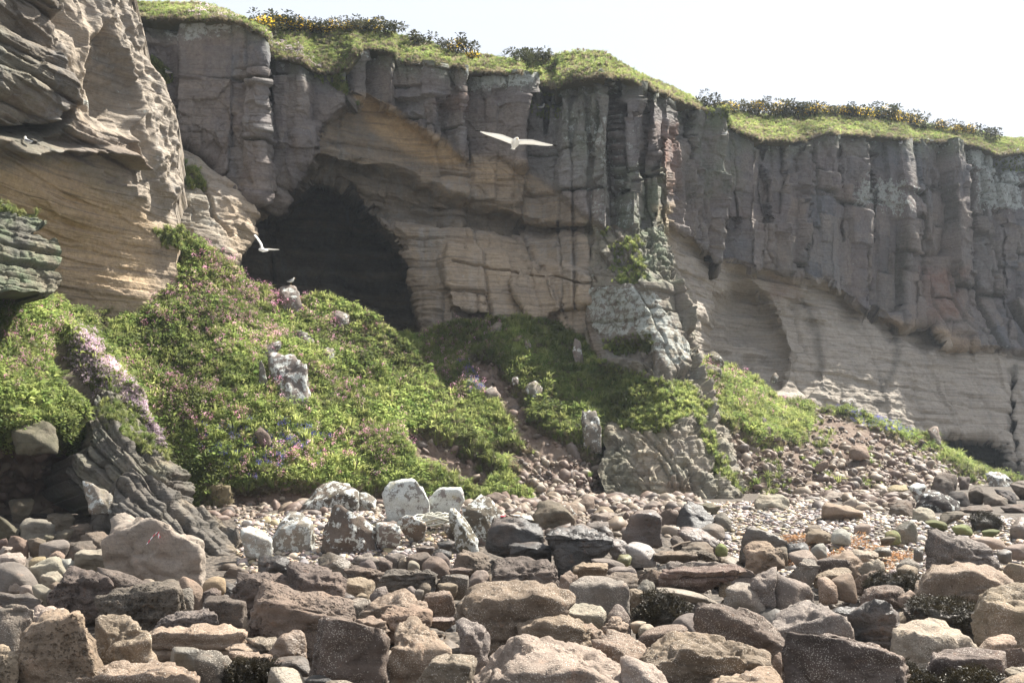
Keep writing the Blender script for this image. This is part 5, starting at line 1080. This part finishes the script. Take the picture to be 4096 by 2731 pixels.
def pick(sh, w, n, lift=0.0):
    """n points on a built sheet, weighted by w and by real area"""
    _, P, N, px, py, at = sh; w = w + 0 * px
    ar = np.linalg.norm(np.cross(np.gradient(P, axis=1), np.gradient(P, axis=0)), axis=-1)
    q = (np.clip(w, 0, None) * np.minimum(ar, np.percentile(ar, 97))).ravel(); q = q / q.sum(); i = rng.choice(q.size, n, p=q)
    J = P.reshape(-1, 3)[i] + rng.normal(0, .04, (n, 3)); return J + N.reshape(-1, 3)[i] * lift
HERB = srccol('herb_sources', [herb().build('herb', [ML_HERB]) for _ in range(4)] + [herb(.14, .4, 36, .13, .03).build('herb', [ML_HERB]), herb(.2, .22, 16, .2, .09).build('herb', [ML_HERB]), herb(.25, .3, 60, .07, .05).build('herb', [ML_GRASS])])
GRASS = srccol('grass_sources', [tuft().build('tuft', [ML_GRASS]) for _ in range(4)])
DRY = srccol('dry_sources', [tuft(.26, 36, .10, .014).build('tuft', [ML_DRY]) for _ in range(3)])
CAMP = srccol('campion_sources', [flower().build('campion', [ML_STEM, ML_PINK, ML_HERB]) for _ in range(4)])
BLUE = srccol('bluebell_sources', [flower(.35, 5, 1, .03, 6, .08, .04).build('bluebell', [ML_STEM, ML_BLUE, ML_HERB]) for _ in range(2)])
THR = srccol('thrift_sources', [flower(.10, 16, 1, .034, 5, .12, .02).build('thrift', [ML_GRASS, ML_THR, ML_GRASS]) for _ in range(3)])
def turfw(sh): return sh[5]['turf']
def nz(sh, f, s): P = sh[1]; return fbm(P[..., 0] * f, P[..., 1] * f, P[..., 2] * f, 3, s)
x1, y1 = t1[3], t1[4]; n1 = nz(t1, .5, 201); w1 = turfw(t1)
x2, y2 = t2[3], t2[4]; n2 = nz(t2, .5, 202); w2 = turfw(t2)
x3, y3 = t3[3], t3[4]; n3 = nz(t3, .5, 203); w3 = turfw(t3)
path1 = area(x1, y1, '90,318 105,318 125,300 150,280 156,285 135,310 110,330 98,340', 5)
edge1 = area(x1, y1, '330,305 380,320 440,380 480,440 520,490 430,480 430,400 380,360 340,330', 12)
herbw = w1 * (.35 + sm(-.35, .25, n1)) * (1 - path1) * (1 - .75 * edge1)
scatter('slope_herbs', np.r_[pick(t1, herbw, 13000), pick(t2, w2 * sm(-.2, .25, n2), 3600), pick(t3, w3 * sm(-.2, .2, n3), 2600)], np.clip(np.exp(rng.normal(-.38, .42, 19200)), .3, 1.6), HERB, 'low leafy green herbs covering the slopes')
ribw = area(x1, y1, '85,342 120,380 160,430 165,452 130,440 95,395 60,352', 6)
scatter('slope_grass', np.r_[pick(t1, w1 * (.3 + sm(.3, -.2, n1) + edge1 + ribw), 7500), pick(t2, w2 * (.5 + sm(.2, -.3, n2)), 9000), pick(t3, w3 + .25 * sm(.1, .3, nz(t3, .6, 209)), 5200)], np.clip(np.exp(rng.normal(-.2, .38, 21700)), .35, 2.0), GRASS, 'green grass tufts growing on the slopes')
tuf = sm(.05, .35, nz(t1, 1.1, 204)); soilrim1 = sm(.05, .5, t1[5]['soil']) * sm(.98, .6, t1[5]['soil'])
soilrim2 = sm(.05, .5, t2[5]['soil']) * sm(.98, .6, t2[5]['soil']); soilrim3 = sm(.05, .5, t3[5]['soil']) * sm(.98, .6, t3[5]['soil'])
scatter('dry_grass', np.r_[pick(t1, w1 * (tuf * .35 + edge1 * 1.2) + soilrim1 * 5 + path1 * .6, 4200), pick(t2, w2 * (.4 + sm(0, .3, nz(t2, .9, 205))) + soilrim2 * 5, 5200), pick(t3, w3 * .6 + soilrim3 * 4, 2600)], rng.uniform(.5, 1.15, 12000), DRY, 'brown withered grass hanging along the turf edges', .5)
cw = w1 * area(x1, y1, '140,262 230,262 300,300 380,330 400,380 420,430 390,480 250,480 160,440 130,380 120,320', 18) * (.15 + sm(-.15, .35, nz(t1, .35, 206)))
cwr = w1 * area(x1, y1, '205,240 250,285 300,305 290,320 240,300 200,262', 6) * 1.6
scatter('campion_flowers', np.r_[pick(t1, cw + cwr, 1050), pick(t1, w1 * area(x1, y1, '0,310 60,320 70,360 20,400 0,380', 10), 120), pick(t2, w2 * area(x2, y2, '420,330 500,320 500,400 430,420', 12), 160), pick(t3, w3 * area(x3, y3, '700,365 760,375 820,400 760,420 715,410', 10), 90)], rng.uniform(.6, 1.1, 1420), CAMP, 'pink campion in flower among the herbs')
scatter('bluebell_flowers', np.r_[pick(t1, w1 * area(x1, y1, '200,430 300,425 330,450 260,480 220,470', 8), 200), pick(t2, w2 * area(x2, y2, '462,365 490,370 495,395 470,395', 6), 130), pick(t3, w3 * area(x3, y3, '840,408 930,430 900,440 840,418', 5), 200)], rng.uniform(.6, 1.0, 530), BLUE, 'scattered bluebells low on the slope')
scatter('thrift_flowers', np.r_[pick(t1, area(x1, y1, '64,338 92,346 122,376 148,405 156,432 128,414 104,390 80,362', 7) * sm(-.25, .2, nz(t1, 1.1, 211)), 1500, .1), pick(t1, area(x1, y1, '140,425 152,430 160,450 146,446', 3), 200, .12), pick(t4, area(t4[3], t4[4], '200,5 240,18 235,24 190,14', 4) + area(t4[3], t4[4], '265,35 300,50 320,70 300,70 272,50', 5), 240)], rng.uniform(.6, 1.1, 1940), THR, 'pale pink thrift cushions in flower')
# clifftop
x4, y4 = t4[3], t4[4]; n4 = nz(t4, .4, 207); tt = np.clip((TOPM(x4) + 2 - y4) / (TOPM(x4) + 2 - SKY(x4) + 1e-6), 0, 1)
far = 1 + 1.2 * sm(600, 900, x4)
scatter('clifftop_grass', np.r_[pick(t4, (.3 + sm(-.2, .2, n4)), 10500)], rng.uniform(.35, .9, 10500), GRASS, 'rough green grass fringing the clifftop')
scatter('clifftop_herbs', pick(t4, sm(-.1, .3, -n4), 4500), rng.uniform(.4, .9, 4500), HERB, 'low green herbs on the clifftop turf')
scatter('clifftop_dry_grass', pick(t4, .5 + 2.5 * sm(.22, .0, tt), 13000), rng.uniform(.5, 1.1, 13000), DRY, 'brown dead grass drooping over the cliff edge', .5)
# turf on ledges and buttress
def near(sh, poly, n, soft=3, lift=.05): return pick(sh, area(sh[3], sh[4], poly, soft), n, lift)
lg = np.r_[pick(cliffP, cliffP[5]['turf'], 1500, .05), near(cliffP, '612,245 640,240 645,285 615,285', 260), near(cliffM, '600,232 625,232 625,262 600,262', 120),
           near(cliffM, '528,106 552,106 560,118 525,118', 60), near(cliffM, '148,52 160,60 170,78 155,75', 120), near(cliffN, '180,165 198,175 205,188 190,190 178,182', 220), near(cliffP, '608,344 650,338 652,348 612,352', 200), near(cliffM, '300,60 330,62 352,98 320,80', 260), near(cliffM, '522,72 530,84 552,95 530,90', 90), near(cliffL, '152,232 175,230 180,250 158,250', 120), near(cliffM, '700,108 735,125 738,132 700,118', 160), near(cliffM, '1000,155 1024,155 1024,170 1000,168', 90)]
scatter('ledge_grass', lg, rng.uniform(.4, 1.0, len(lg)), GRASS, 'grass tufts growing on rock ledges', .4)
def cover(labels, n, mats, nm, lab, up=.1):
    out = []
    for r in ROCKS:
        if r['o'].get('label') in labels:
            me = r['o'].data; v = np.empty(len(me.vertices) * 3, np.float32); me.vertices.foreach_get('co', v); v = v.reshape(-1, 3); q = np.empty(len(v) * 3, np.float32); me.vertices.foreach_get('normal', q); q = q.reshape(-1, 3)
            out.append(v[rng.choice(np.where(q[:, 2] > up)[0], n)] + np.array(r['o'].location)[None])
    out = np.concatenate(out); scatter(nm, out, rng.uniform(.5, 1.0, len(out)), mats, lab, .5)
cover(['round tussock of dry grass hanging at the slope foot'], 260, DRY, 'tussock_grass', 'straw-coloured grass hanging from the round tussock', -.2)
og = np.r_[near(OM, '-40,200 20,203 40,215 20,214 -40,212', 60), near(OU, '96,405 118,400 150,436 180,460 170,460 140,446 110,430', 130)]; scatter('outcrop_grass', og, rng.uniform(.5, 1, len(og)), GRASS, 'grass growing along the tops of the dark outcrops', .5)
mh = [r for r in ROCKS if r['o'].get('label', '').startswith(('mossy outcrop', 'mossy dark'))]

# gorse bushes along the skyline
def gorse_foliage():
    b = MB()
    for _ in range(16):
        c = np.array([rng.normal(0, .55), rng.normal(0, .45), rng.uniform(.2, .85)])
        for _ in range(34):
            d = rng.normal(0, 1, 3); d /= np.linalg.norm(d); q = c + d * .26 * rng.uniform(.4, 1); b.leaf(q, d + np.array([0, 0, .4]), .24, .09)
    for _ in range(10):
        a = rng.uniform(0, 6.28); p = np.array([0, 0, -.1]); q = np.array([math.cos(a) * .5, math.sin(a) * .4, .7]); sd = np.array([.02, 0, 0]); b.quad(p - sd, p + sd, q + sd, q - sd)
    return b
def gorse_bloom():
    b = MB()
    for _ in range(150):
        a = rng.uniform(0, 6.28); r = rng.uniform(0, .8); b.leaf((r * math.cos(a), r * math.sin(a) * .8, rng.uniform(.25, 1.0) * (1.1 - .5 * r)), rng.normal(0, 1, 3), .12, .10, 0, 0)
    return b
gf = [gorse_foliage().build('gorse_foliage', [ML_GORSE]).data for _ in range(3)]; gb = [gorse_bloom().build('gorse_flowers', [ML_YEL]).data for _ in range(3)]
def cliff_pt(sh, px, py):
    _, P, _, X, Y, _ = sh; i = np.argmin((X - px)**2 + (Y - py)**2); return P.reshape(-1, 3)[i]
GX = [(262, 29, 1), (271, 30, 1), (281, 32, 1), (291, 33, 1), (301, 32, 1), (311, 34, .9), (322, 36, .8), (333, 33, .5), (349, 33, .3), (361, 33, .3), (374, 34, .3), (386, 37, .2), (424, 46, .1), (441, 49, .1), (457, 55, .3), (470, 60, .3), (520, 62, .1), (531, 62, .1), (546, 63, .05), (706, 111, .2), (719, 114, .6), (731, 115, .3), (744, 115, .1), (757, 116, .3), (781, 117, .4), (793, 118, .1), (806, 118, .8), (817, 117, .4), (829, 116, .3), (842, 118, .8), (853, 118, 1), (864, 119, 1), (875, 120, 1), (886, 121, 1), (900, 125, .6), (912, 127, .3), (925, 131, .2), (941, 133, .6), (955, 134, .8), (969, 136, .5), (985, 139, .2)]
ordn = 'first second third fourth fifth sixth seventh eighth ninth tenth eleventh twelfth thirteenth fourteenth fifteenth sixteenth seventeenth eighteenth nineteenth twentieth'.split()
cl_names = [(0, 262, 'on the clifftop above the cave'), (1, 424, 'on the middle clifftop'), (2, 700, 'on the far right clifftop')]
cnt = {}
for i, (gx, gy, fl) in enumerate(GX):
    where = 'on the left skyline above the cave' if gx < 420 else 'on the middle skyline' if gx < 690 else 'on the far right skyline'
    cnt[where] = cnt.get(where, 0) + 1; k = cnt[where] - 1
    o = bpy.data.objects.new('gorse_bush', gf[i % 3]); C.objects.link(o); P = cliff_pt(t4, gx, gy); o.location = P; s_ = (1.0 if gx < 420 else .9 if gx < 690 else 1.15) * rng.uniform(.75, 1.15); o.scale = (s_ * 1.1, s_, s_ * rng.uniform(.7, 1)); o.rotation_euler = (0, 0, rng.uniform(0, 6))
    od = ordn[k] if k < 20 else ['twenty-first', 'twenty-second', 'twenty-third'][k - 20]
    tag(o, f"{od} gorse bush from the left {where}{', yellow with flowers' if fl > .5 else ', dark and sparse'}", 'bush', 'gorse bushes along the clifftop')
    if fl >= .3:
        f_ = bpy.data.objects.new('flowers', gb[i % 3]); C.objects.link(f_); f_.parent = o; f_.location = (0, 0, .05)

# pebbles
def peb_mat(name, cols, rough=.6):
    n = NT(name); r = n.ocol().outputs['Random']; k = len(cols); c = n.ramp(r, [(i / k, q) for i, q in enumerate(cols)], 'CONSTANT')
    c = n.mix(n.ramp(n.noise(n.obj, 3, 5, .7), [(.4, 0), (.65, .5)]), c, n.mulc(c, .6)); n.col(c); n.b.inputs['Roughness'].default_value = rough
    n.nrm(n.bump(n.noise(n.obj, 5, 5, .7), .4, .06)); return n.m
MP_PALE = peb_mat('pale_pebble', [(.42, .36, .28), (.30, .27, .25), (.46, .43, .40), (.40, .29, .20), (.24, .19, .18), (.45, .35, .31), (.34, .28, .17), (.20, .18, .18)], .5)
MP_DARK = peb_mat('beach_stone', [(.085, .068, .055), (.13, .10, .075), (.18, .145, .11), (.045, .04, .036), (.11, .085, .066), (.19, .155, .12), (.09, .08, .07)])
MP_SCREE = peb_mat('scree_stone', [(.17, .12, .095), (.22, .17, .125), (.14, .10, .08), (.25, .205, .16), (.13, .105, .09)])
def stone(name, mat, st, lvl=2):
    a = rng.uniform(-1, 1, (16, 3)); a /= np.linalg.norm(a, axis=1)[:, None]; a *= np.array([1, rng.uniform(.65, .95), rng.uniform(.4, .7)]) * .5
    V, fc = rock_shape(a, st, lvl, int(rng.integers(1, 9999)), amp=1.1); me = mesh_np(name, V, fc, mat, link=False, smooth=(st == 's')); return bpy.data.objects.new(name, me)
PAL = srccol('pale_sources', [stone('pebble', MP_PALE, 's') for _ in range(6)]); DRK = srccol('stone_sources', [stone('beach_stone', MP_DARK, 'h', 4) for _ in range(7)] + [stone('beach_stone', MP_DARK, 'a', 2) for _ in range(3)])
SCR = srccol('scree_sources', [stone('scree_stone', MP_SCREE, 'a') for _ in range(6)])
def onbeach(poly, n, ymin=12, ymax=62, far_=1.0):
    out = []
    P = PP(poly); xs_ = [q[0] for q in P]; ys2 = [q[1] for q in P]
    X0, Y0 = rng.uniform(-34, 42, n * 14), rng.uniform(ymin, ymax, n * 14)
    Z0 = zg(X0, Y0); px, py = proj(np.stack([X0, Y0, Z0], -1)); k = inpoly(px, py, P)
    Z0 = zv(X0, Y0) + .10 * fbm(X0 * .5, Y0 * .5, 0, 4, 31); return np.stack([X0, Y0, Z0], -1)[k][:n]
pp = np.r_[onbeach('235,518 300,512 380,512 450,512 480,512 480,530 450,552 340,560 240,570', 6500, 25, 50), onbeach('690,505 790,500 900,515 1030,520 1030,575 880,570 780,560 690,535', 9000, 25, 60), onbeach('0,548 110,560 100,590 0,590', 500, 20, 40)]
scatter('pebbles', pp + np.array([0, 0, .02]), np.exp(rng.normal(math.log(.15), .45, len(pp))), PAL, 'pale rounded pebbles on the upper beach', .3)
pd = np.r_[onbeach('-60,560 300,548 620,545 1080,548 1100,740 -80,740', 3000, 10, 42)]
scatter('beach_stones', pd + np.array([0, 0, -.02]), np.clip(np.exp(rng.normal(math.log(.27), .55, len(pd))), .1, .85), DRK, 'brown stones filling the gaps between the boulders', .4)
ps = np.r_[pick(t3, t3[5]['soil'] * (.25 + sm(425, 465, y3)), 4600), pick(t2, t2[5]['soil'] * (.15 + sm(440, 480, y2)), 1500), onbeach('450,495 700,490 700,530 470,535', 3200, 30, 60), onbeach('190,500 470,500 470,513 200,520', 1000, 30, 60), pick(t1, t1[5]['soil'], 260), onbeach('800,490 940,495 960,512 740,512', 1100, 30, 75)]
scatter('scree_stones', ps, np.clip(np.exp(rng.normal(math.log(.31), .55, len(ps))), .1, 1.1), SCR, 'broken reddish stones spilling down the bare soil', .5)
WR = srccol('wrack_sources', [herb(.25, .06, 60, .10, .03).build('wrack', [ML_WRACK]) for _ in range(3)])
pw = onbeach('786,530 830,535 880,535 905,545 880,560 830,562 800,552 760,545', 900, 20, 55); scatter('orange_seaweed', pw + np.array([0, 0, .08]), rng.uniform(.8, 1.6, len(pw)), WR, 'orange-brown wrack stranded among the far pebbles')
pw = onbeach('700,515 800,505 860,512 800,530 740,535', 350, 20, 60); BW = srccol('weed_sources', [herb(.2, .08, 150, .07, .02).build('weed', [ML_WEED]) for _ in range(3)])
wp = []
for r in ROCKS:
    if r['col'] == 'wed':
        me = r['o'].data; v = np.empty(len(me.vertices) * 3, np.float32); me.vertices.foreach_get('co', v); v = v.reshape(-1, 3); nn = np.empty(len(v) * 3, np.float32); me.vertices.foreach_get('normal', nn); nn = nn.reshape(-1, 3)
        k = np.where((nn[:, 2] > .15))[0]; n_ = int(r['w'] * 4); k = rng.choice(k, n_); wp.append(v[k] + np.array(r['o'].location)[None])
wp.append(pw + np.array([0, 0, .04])); wp = np.concatenate(wp)
scatter('black_seaweed', wp, rng.uniform(.35, .8, len(wp)), BW, 'wet black seaweed draped over low rocks', .8)

# ------------------------------------------------------------ birds
def bird_mat(name, c, rough=.7):
    n = NT(name); n.col(n.mix(n.noise(n.obj, 14, 4), c, tuple(q * .85 for q in c))); n.b.inputs['Roughness'].default_value = rough
    t = n.t.nodes.new('ShaderNodeBsdfTranslucent'); t.inputs[0].default_value = tuple(c) + (1,); mx = n.t.nodes.new('ShaderNodeMixShader'); mx.inputs[0].default_value = .45
    n.L(n.b.outputs[0], mx.inputs[1]); n.L(t.outputs[0], mx.inputs[2]); n.L(mx.outputs[0], n.out.inputs[0]); return n.m
MW, MG, MY, MK = bird_mat('white_feather', (.88, .87, .84)), bird_mat('grey_feather', (.30, .31, .34)), bird_mat('yellow_beak', (.65, .42, .05)), bird_mat('dark_feather', (.03, .03, .03))
def loft(name, pts, rad, mat, parent=None, flat=1.0, seg=12):
    """one smooth tapered body along a line of points"""
    pts = np.array(pts, float); V = []; n = len(pts)
    for i in range(n):
        t = pts[min(i + 1, n - 1)] - pts[max(i - 1, 0)]; t /= np.linalg.norm(t); u = np.cross(t, (0, 0, 1.0)); u = u / (np.linalg.norm(u) + 1e-9) if np.linalg.norm(u) > .1 else np.array([1.0, 0, 0]); w_ = np.cross(u, t)
        for k in range(seg):
            a = 2 * math.pi * k / seg; V.append(pts[i] + rad[i] * (u * math.cos(a) + w_ * math.sin(a) * flat))
    Fc = [(i * seg + k, i * seg + (k + 1) % seg, (i + 1) * seg + (k + 1) % seg, (i + 1) * seg + k) for i in range(n - 1) for k in range(seg)]
    return mesh_np(name, np.array(V), np.array(Fc), mat, parent=parent)
def wing(name, lead, trail, mat, parent, th=.018, tipmat=None):
    lead, trail = np.array(lead, float), np.array(trail, float); n = len(lead); V = []
    nr = np.cross(lead[-1] - lead[0], trail[0] - lead[0]); nr /= np.linalg.norm(nr)
    sec = [(0, 0), (.12, 1), (.4, .8), (1, 0.05), (.4, -.3), (.12, -.6)]
    for i in range(n):
        for a, b in sec: V.append(lead[i] + (trail[i] - lead[i]) * a + nr * th * b * (1 - .75 * i / (n - 1)))
    m = len(sec); Fc = [(i * m + k, i * m + (k + 1) % m, (i + 1) * m + (k + 1) % m, (i + 1) * m + k) for i in range(n - 1) for k in range(m)]
    return mesh_np(name, np.array(V), np.array(Fc), mat, parent=parent)
def U(px, py, Y): return unproj(px, py, Y)
def rel(o, A): return [np.array(a) - np.array(o.location) for a in A]
def empty(name, loc, label, cat, group=None):
    o = bpy.data.objects.new(name, None); C.objects.link(o); o.location = loc; o.empty_display_size = .2; return tag(o, label, cat, group)
g1 = empty('flying_gull', U(515, 143, 18), 'large white gull gliding with both wings spread before the middle cliff', 'gull', 'gulls in flight')
loft('body', rel(g1, [U(517.2, 138.2, 17.78), U(517.0, 138.6, 17.82), U(516.6, 139.4, 17.90), U(515.8, 141.2, 18.0), U(515.0, 143.4, 18.1), U(514.0, 145.8, 18.2), U(513.4, 147, 18.26)]), [.006, .03, .042, .062, .066, .045, .02], MW, g1)
loft('beak', rel(g1, [U(517.2, 138.1, 17.80), U(517.5, 138.5, 17.72)]), [.012, .003], MY, g1)
wing('tail', rel(g1, [U(514.4, 145.2, 18.18), U(515.4, 149.2, 18.3)]), rel(g1, [U(512.9, 145.0, 18.18), U(510.2, 149.0, 18.3)]), MW, g1, .01)
wing('wing', rel(g1, [U(515.6, 139.6, 17.95), U(508.5, 136.6, 17.95), U(502, 134.0, 17.9), U(495, 133.0, 18.0), U(487, 132.0, 18.1), U(477, 130.4, 18.25)]), rel(g1, [U(512.6, 144.3, 18.15), U(505.0, 141.5, 18.2), U(498, 138.8, 18.2), U(491, 136.2, 18.25), U(484.5, 134.0, 18.25), U(478, 131.2, 18.3)]), MW, g1)
wing('wing', rel(g1, [U(517.2, 139.8, 17.95), U(525, 139.3, 17.95), U(532.5, 139.4, 17.9), U(540, 141.4, 18.0), U(548, 143.6, 18.1), U(555.4, 144.9, 18.25)]), rel(g1, [U(516.5, 144.4, 18.15), U(525, 144.2, 18.2), U(534, 144.6, 18.2), U(541, 145.5, 18.25), U(547.5, 145.8, 18.25), U(554.5, 145.4, 18.3)]), MW, g1)
for s3, q3 in ((-1, [(480.5, 131.0), (477, 130.4), (475.4, 130.2)]), (1, [(552.5, 144.6), (555.4, 144.9), (557.6, 145.1)])):
    wing('wing_tip', rel(g1, [U(x, y - .15, 18.2) for x, y in q3]), rel(g1, [U(x, y + w_, 18.3) for (x, y), w_ in zip(q3, (.9, .6, .15))]), MK, g1, .012)
g2 = empty('flying_gull', U(263, 249, 35), 'white gull banking with one wing raised beside the cave mouth', 'gull', 'gulls in flight')
loft('body', rel(g2, [U(258.6, 249.2, 34.9), U(259.2, 249.1, 34.92), U(260.6, 249.3, 34.95), U(263, 249.7, 35), U(265.5, 249.9, 35.05), U(268, 250.2, 35.1)]), [.01, .04, .05, .07, .05, .015], MW, g2)
wing('wing', rel(g2, [U(261.2, 249, 34.95), U(259.2, 243, 34.8), U(256.4, 238.5, 34.7), U(253.4, 234.6, 34.6)]), rel(g2, [U(263.8, 248.8, 35.05), U(262.2, 243.4, 34.9), U(259.2, 238.6, 34.8), U(255.6, 234.2, 34.7)]), MW, g2)
wing('wing', rel(g2, [U(262.4, 249, 35), U(269, 248.0, 35.2), U(274, 248.5, 35.3), U(279.6, 249.0, 35.5)]), rel(g2, [U(264.5, 249.9, 35.1), U(269.5, 250, 35.35), U(274.5, 250, 35.5), U(278.4, 249.6, 35.6)]), MW, g2)
wing('tail', rel(g2, [U(266.5, 249.6, 35.08), U(268.5, 249.8, 35.15)]), rel(g2, [U(266.5, 250.4, 35.08), U(268.6, 250.9, 35.15)]), MW, g2, .01)
def perched(loc, face, label, s=1.0, legs=True, name='perched_gull'):
    g = empty(name, loc, label, 'gull', 'gulls perched on the rocks'); g.rotation_euler = (0, 0, face); g.scale = (s, s, s)
    z = .09 if legs else .0
    loft('body', [(-.19, 0, z + .06), (-.12, 0, z + .075), (0, 0, z + .10), (.07, 0, z + .135), (.11, 0, z + .185), (.125, 0, z + .225), (.14, 0, z + .25), (.165, 0, z + .25), (.178, 0, z + .245)], [.012, .04, .072, .072, .045, .036, .042, .026, .004], MW, g)
    for s2 in (-1, 1): loft('wing', [(.07, s2 * .055, z + .15), (-.02, s2 * .068, z + .13), (-.12, s2 * .045, z + .10), (-.22, s2 * .012, z + .07)], [.012, .04, .032, .006], MG, g, .75, 8)
    loft('beak', [(.17, 0, z + .247), (.205, 0, z + .24), (.22, 0, z + .232)], [.012, .008, .002], MY, g, 1, 6)
    if legs:
        for s2 in (-1, 1): loft('leg', [(.0, s2 * .025, z + .05), (.005, s2 * .025, 0), (.03, s2 * .025, .0)], [.006, .005, .004], MY, g, 1, 6)
    return g
def rock_top(label, px):
    r = [q for q in ROCKS if q['o'].get('label') == label][0]; me = r['o'].data; v = np.empty(len(me.vertices) * 3, np.float32); me.vertices.foreach_get('co', v); v = v.reshape(-1, 3) + np.array(r['o'].location)
    x, y = proj(v); k = np.abs(x - px) < 1.2; v = v[k]; return v[np.argmax(v[:, 2])]
perched(rock_top('mossy-topped rock on which the gull stands', 290.5), .25, 'white gull standing on a mossy rock at the cave mouth')
for px, py, fc, nm, sh in [(14, 141, 2.6, 'gull sitting on a dark ledge of the near left cliff', cliffL), (166, 71, 3.0, 'gull sitting on the grassy ledge beside the near left cliff', cliffM), (541, 109, .4, 'gull sitting above the grassy ledge on the middle cliff', cliffM), (627, 101, .3, 'gull nesting on top of the pillar beside the deep crack', cliffM),
        (690, 113, 2.9, 'gull perched near the top of the cliff just right of the deep cleft', cliffM), (713, 140, .2, 'gull perched on a slim column right of the deep cleft', cliffM), (799, 143, 2.8, 'gull perched under the turf left of the wide smooth slab', cliffM), (899, 145, .6, 'gull sitting under the turf right of the wide smooth slab', cliffM),
        (928, 143, 2.5, 'gull sitting among the blocks near the far right clifftop', cliffM), (1017, 145, .3, 'gull sitting in the turf at the far right edge', cliffM), (996, 157, 3.1, 'gull sitting just below the turf near the far right edge', cliffM), (878, 188, 1.0, 'gull sitting halfway up the far right cliff', cliffM)]:
    p = cliff_pt(sh, px, py); perched(tuple(p + np.array([0, -.15, 0])), fc, nm, 1.25, False)

# ------------------------------------------------------------ small things on the beach
def tube(name, pts, r, mat, parent=None, seg=6): return loft(name, pts, [r] * len(pts), mat, parent, 1, seg)
n = NT('rope_fibre'); n.col(n.mix(n.noise(n.pos, 30, 3), (.62, .60, .52), (.48, .47, .40))); MR = n.m
p0 = gpt(438, 526, .02) ; pts = []
for i in range(420):
    a = i * .42; rr = .40 + .16 * math.sin(i * .13) + .07 * math.sin(i * 1.1); pts.append((rr * math.cos(a) * 1.1 + .12 * math.sin(i * .07), rr * .6 * math.sin(a), .08 + .30 * abs(math.sin(i * .045)) * (1.2 - rr) + .09 * math.sin(i * .9)))
o = tube('rope_coil', pts, .022, MR, None, 5); o.location = p0; tag(o, 'tangled pale rope coil lying below the two white slabs', 'rope')
def surf(label, px, py):
    r = [q for q in ROCKS if q['o'].get('label') == label][0]; me = r['o'].data; v = np.empty(len(me.vertices) * 3, np.float32); me.vertices.foreach_get('co', v); v = v.reshape(-1, 3) + np.array(r['o'].location)
    x, y = proj(v); d = (x - px)**2 + (y - py)**2; k = np.argsort(d)[:12]; return v[k[np.argmin(v[k, 1])]]
RB = 'big pale blocky boulder carrying a stone and red-white ribbon'
q = surf(RB, 160.5, 538)
st = stone('resting_stone', RM['s'], 's', 3); C.objects.link(st); st.color = (.22, .2, .17, 0); st.scale = (.19, .17, .26); st.location = tuple(q + np.array([0, .05, .06])); tag(st, 'small round grey stone lying on the ribboned boulder', 'stone')
n = NT('ribbon'); u = n.t.nodes.new('ShaderNodeTexWave'); u.inputs['Scale'].default_value = 4; n.L(n.obj, u.inputs['Vector']); n.col(n.mix(n.ramp(u.outputs[0], [(.5, 0), (.55, 1)]), (.75, .72, .72), (.6, .03, .07)))
rb = []
for pth in ([(0, 0, .05), (-.05, -.10, -.03), (-.10, -.16, -.11), (-.15, -.20, -.20)], [(.02, 0, .05), (.06, -.10, 0), (.11, -.14, -.07)]):
    rb.append(pth)
V = []; Fc = []
for pth in rb:
    for i, a in enumerate(pth):
        a = np.array(a); V += [a + (.02, 0, .012), a - (.02, 0, .012), a - (.02, -.004, .012), a + (.02, .004, .012)]
        if i: b = len(V) - 8; Fc += [(b, b + 1, b + 5, b + 4), (b + 3, b + 2, b + 6, b + 7), (b, b + 3, b + 7, b + 4), (b + 1, b + 2, b + 6, b + 5)]
o = mesh_np('ribbon', np.array(V), np.array(Fc), n.m, smooth=False); o.location = tuple(q + np.array([0, -.06, .02])); tag(o, 'red and white ribbon trailing from the stone on the big pale boulder', 'ribbon')
n = NT('pink_plastic'); n.col((.75, .16, .18)); n.b.inputs['Roughness'].default_value = .4
q = rock_top('big black boulder with a rough weedy crown, left of its black twin', 502)
o = stone('float_scrap', n.m, 's', 3); C.objects.link(o); o.scale = (.22, .14, .1); o.location = tuple(q + np.array([0, 0, .02])); tag(o, 'small pink plastic scrap on top of the big black boulder', 'litter')
n = NT('teal_net'); n.col((.03, .25, .22)); p0 = gpt(829, 518.5); pts = [(.30 * math.cos(i * .5) + .012 * i, .14 * math.sin(i * .5), .05 + .03 * math.sin(i * 1.3)) for i in range(40)]
o = tube('net_scrap', pts, .018, n.m, None, 5); o.location = p0; tag(o, 'teal scrap of fishing net beside the long tan boulder', 'litter')
n = NT('driftwood'); n.col((.10, .075, .055)); a, b = U(671, 547, 25), U(690, 541, 26); o = tube('driftwood_stick', [a * 0, (b - a) * .5 + np.array([0, 0, .03]), b - a], .025, n.m); o.location = a; tag(o, 'thin bare stick propped on rocks beside the plank-like slab', 'stick')
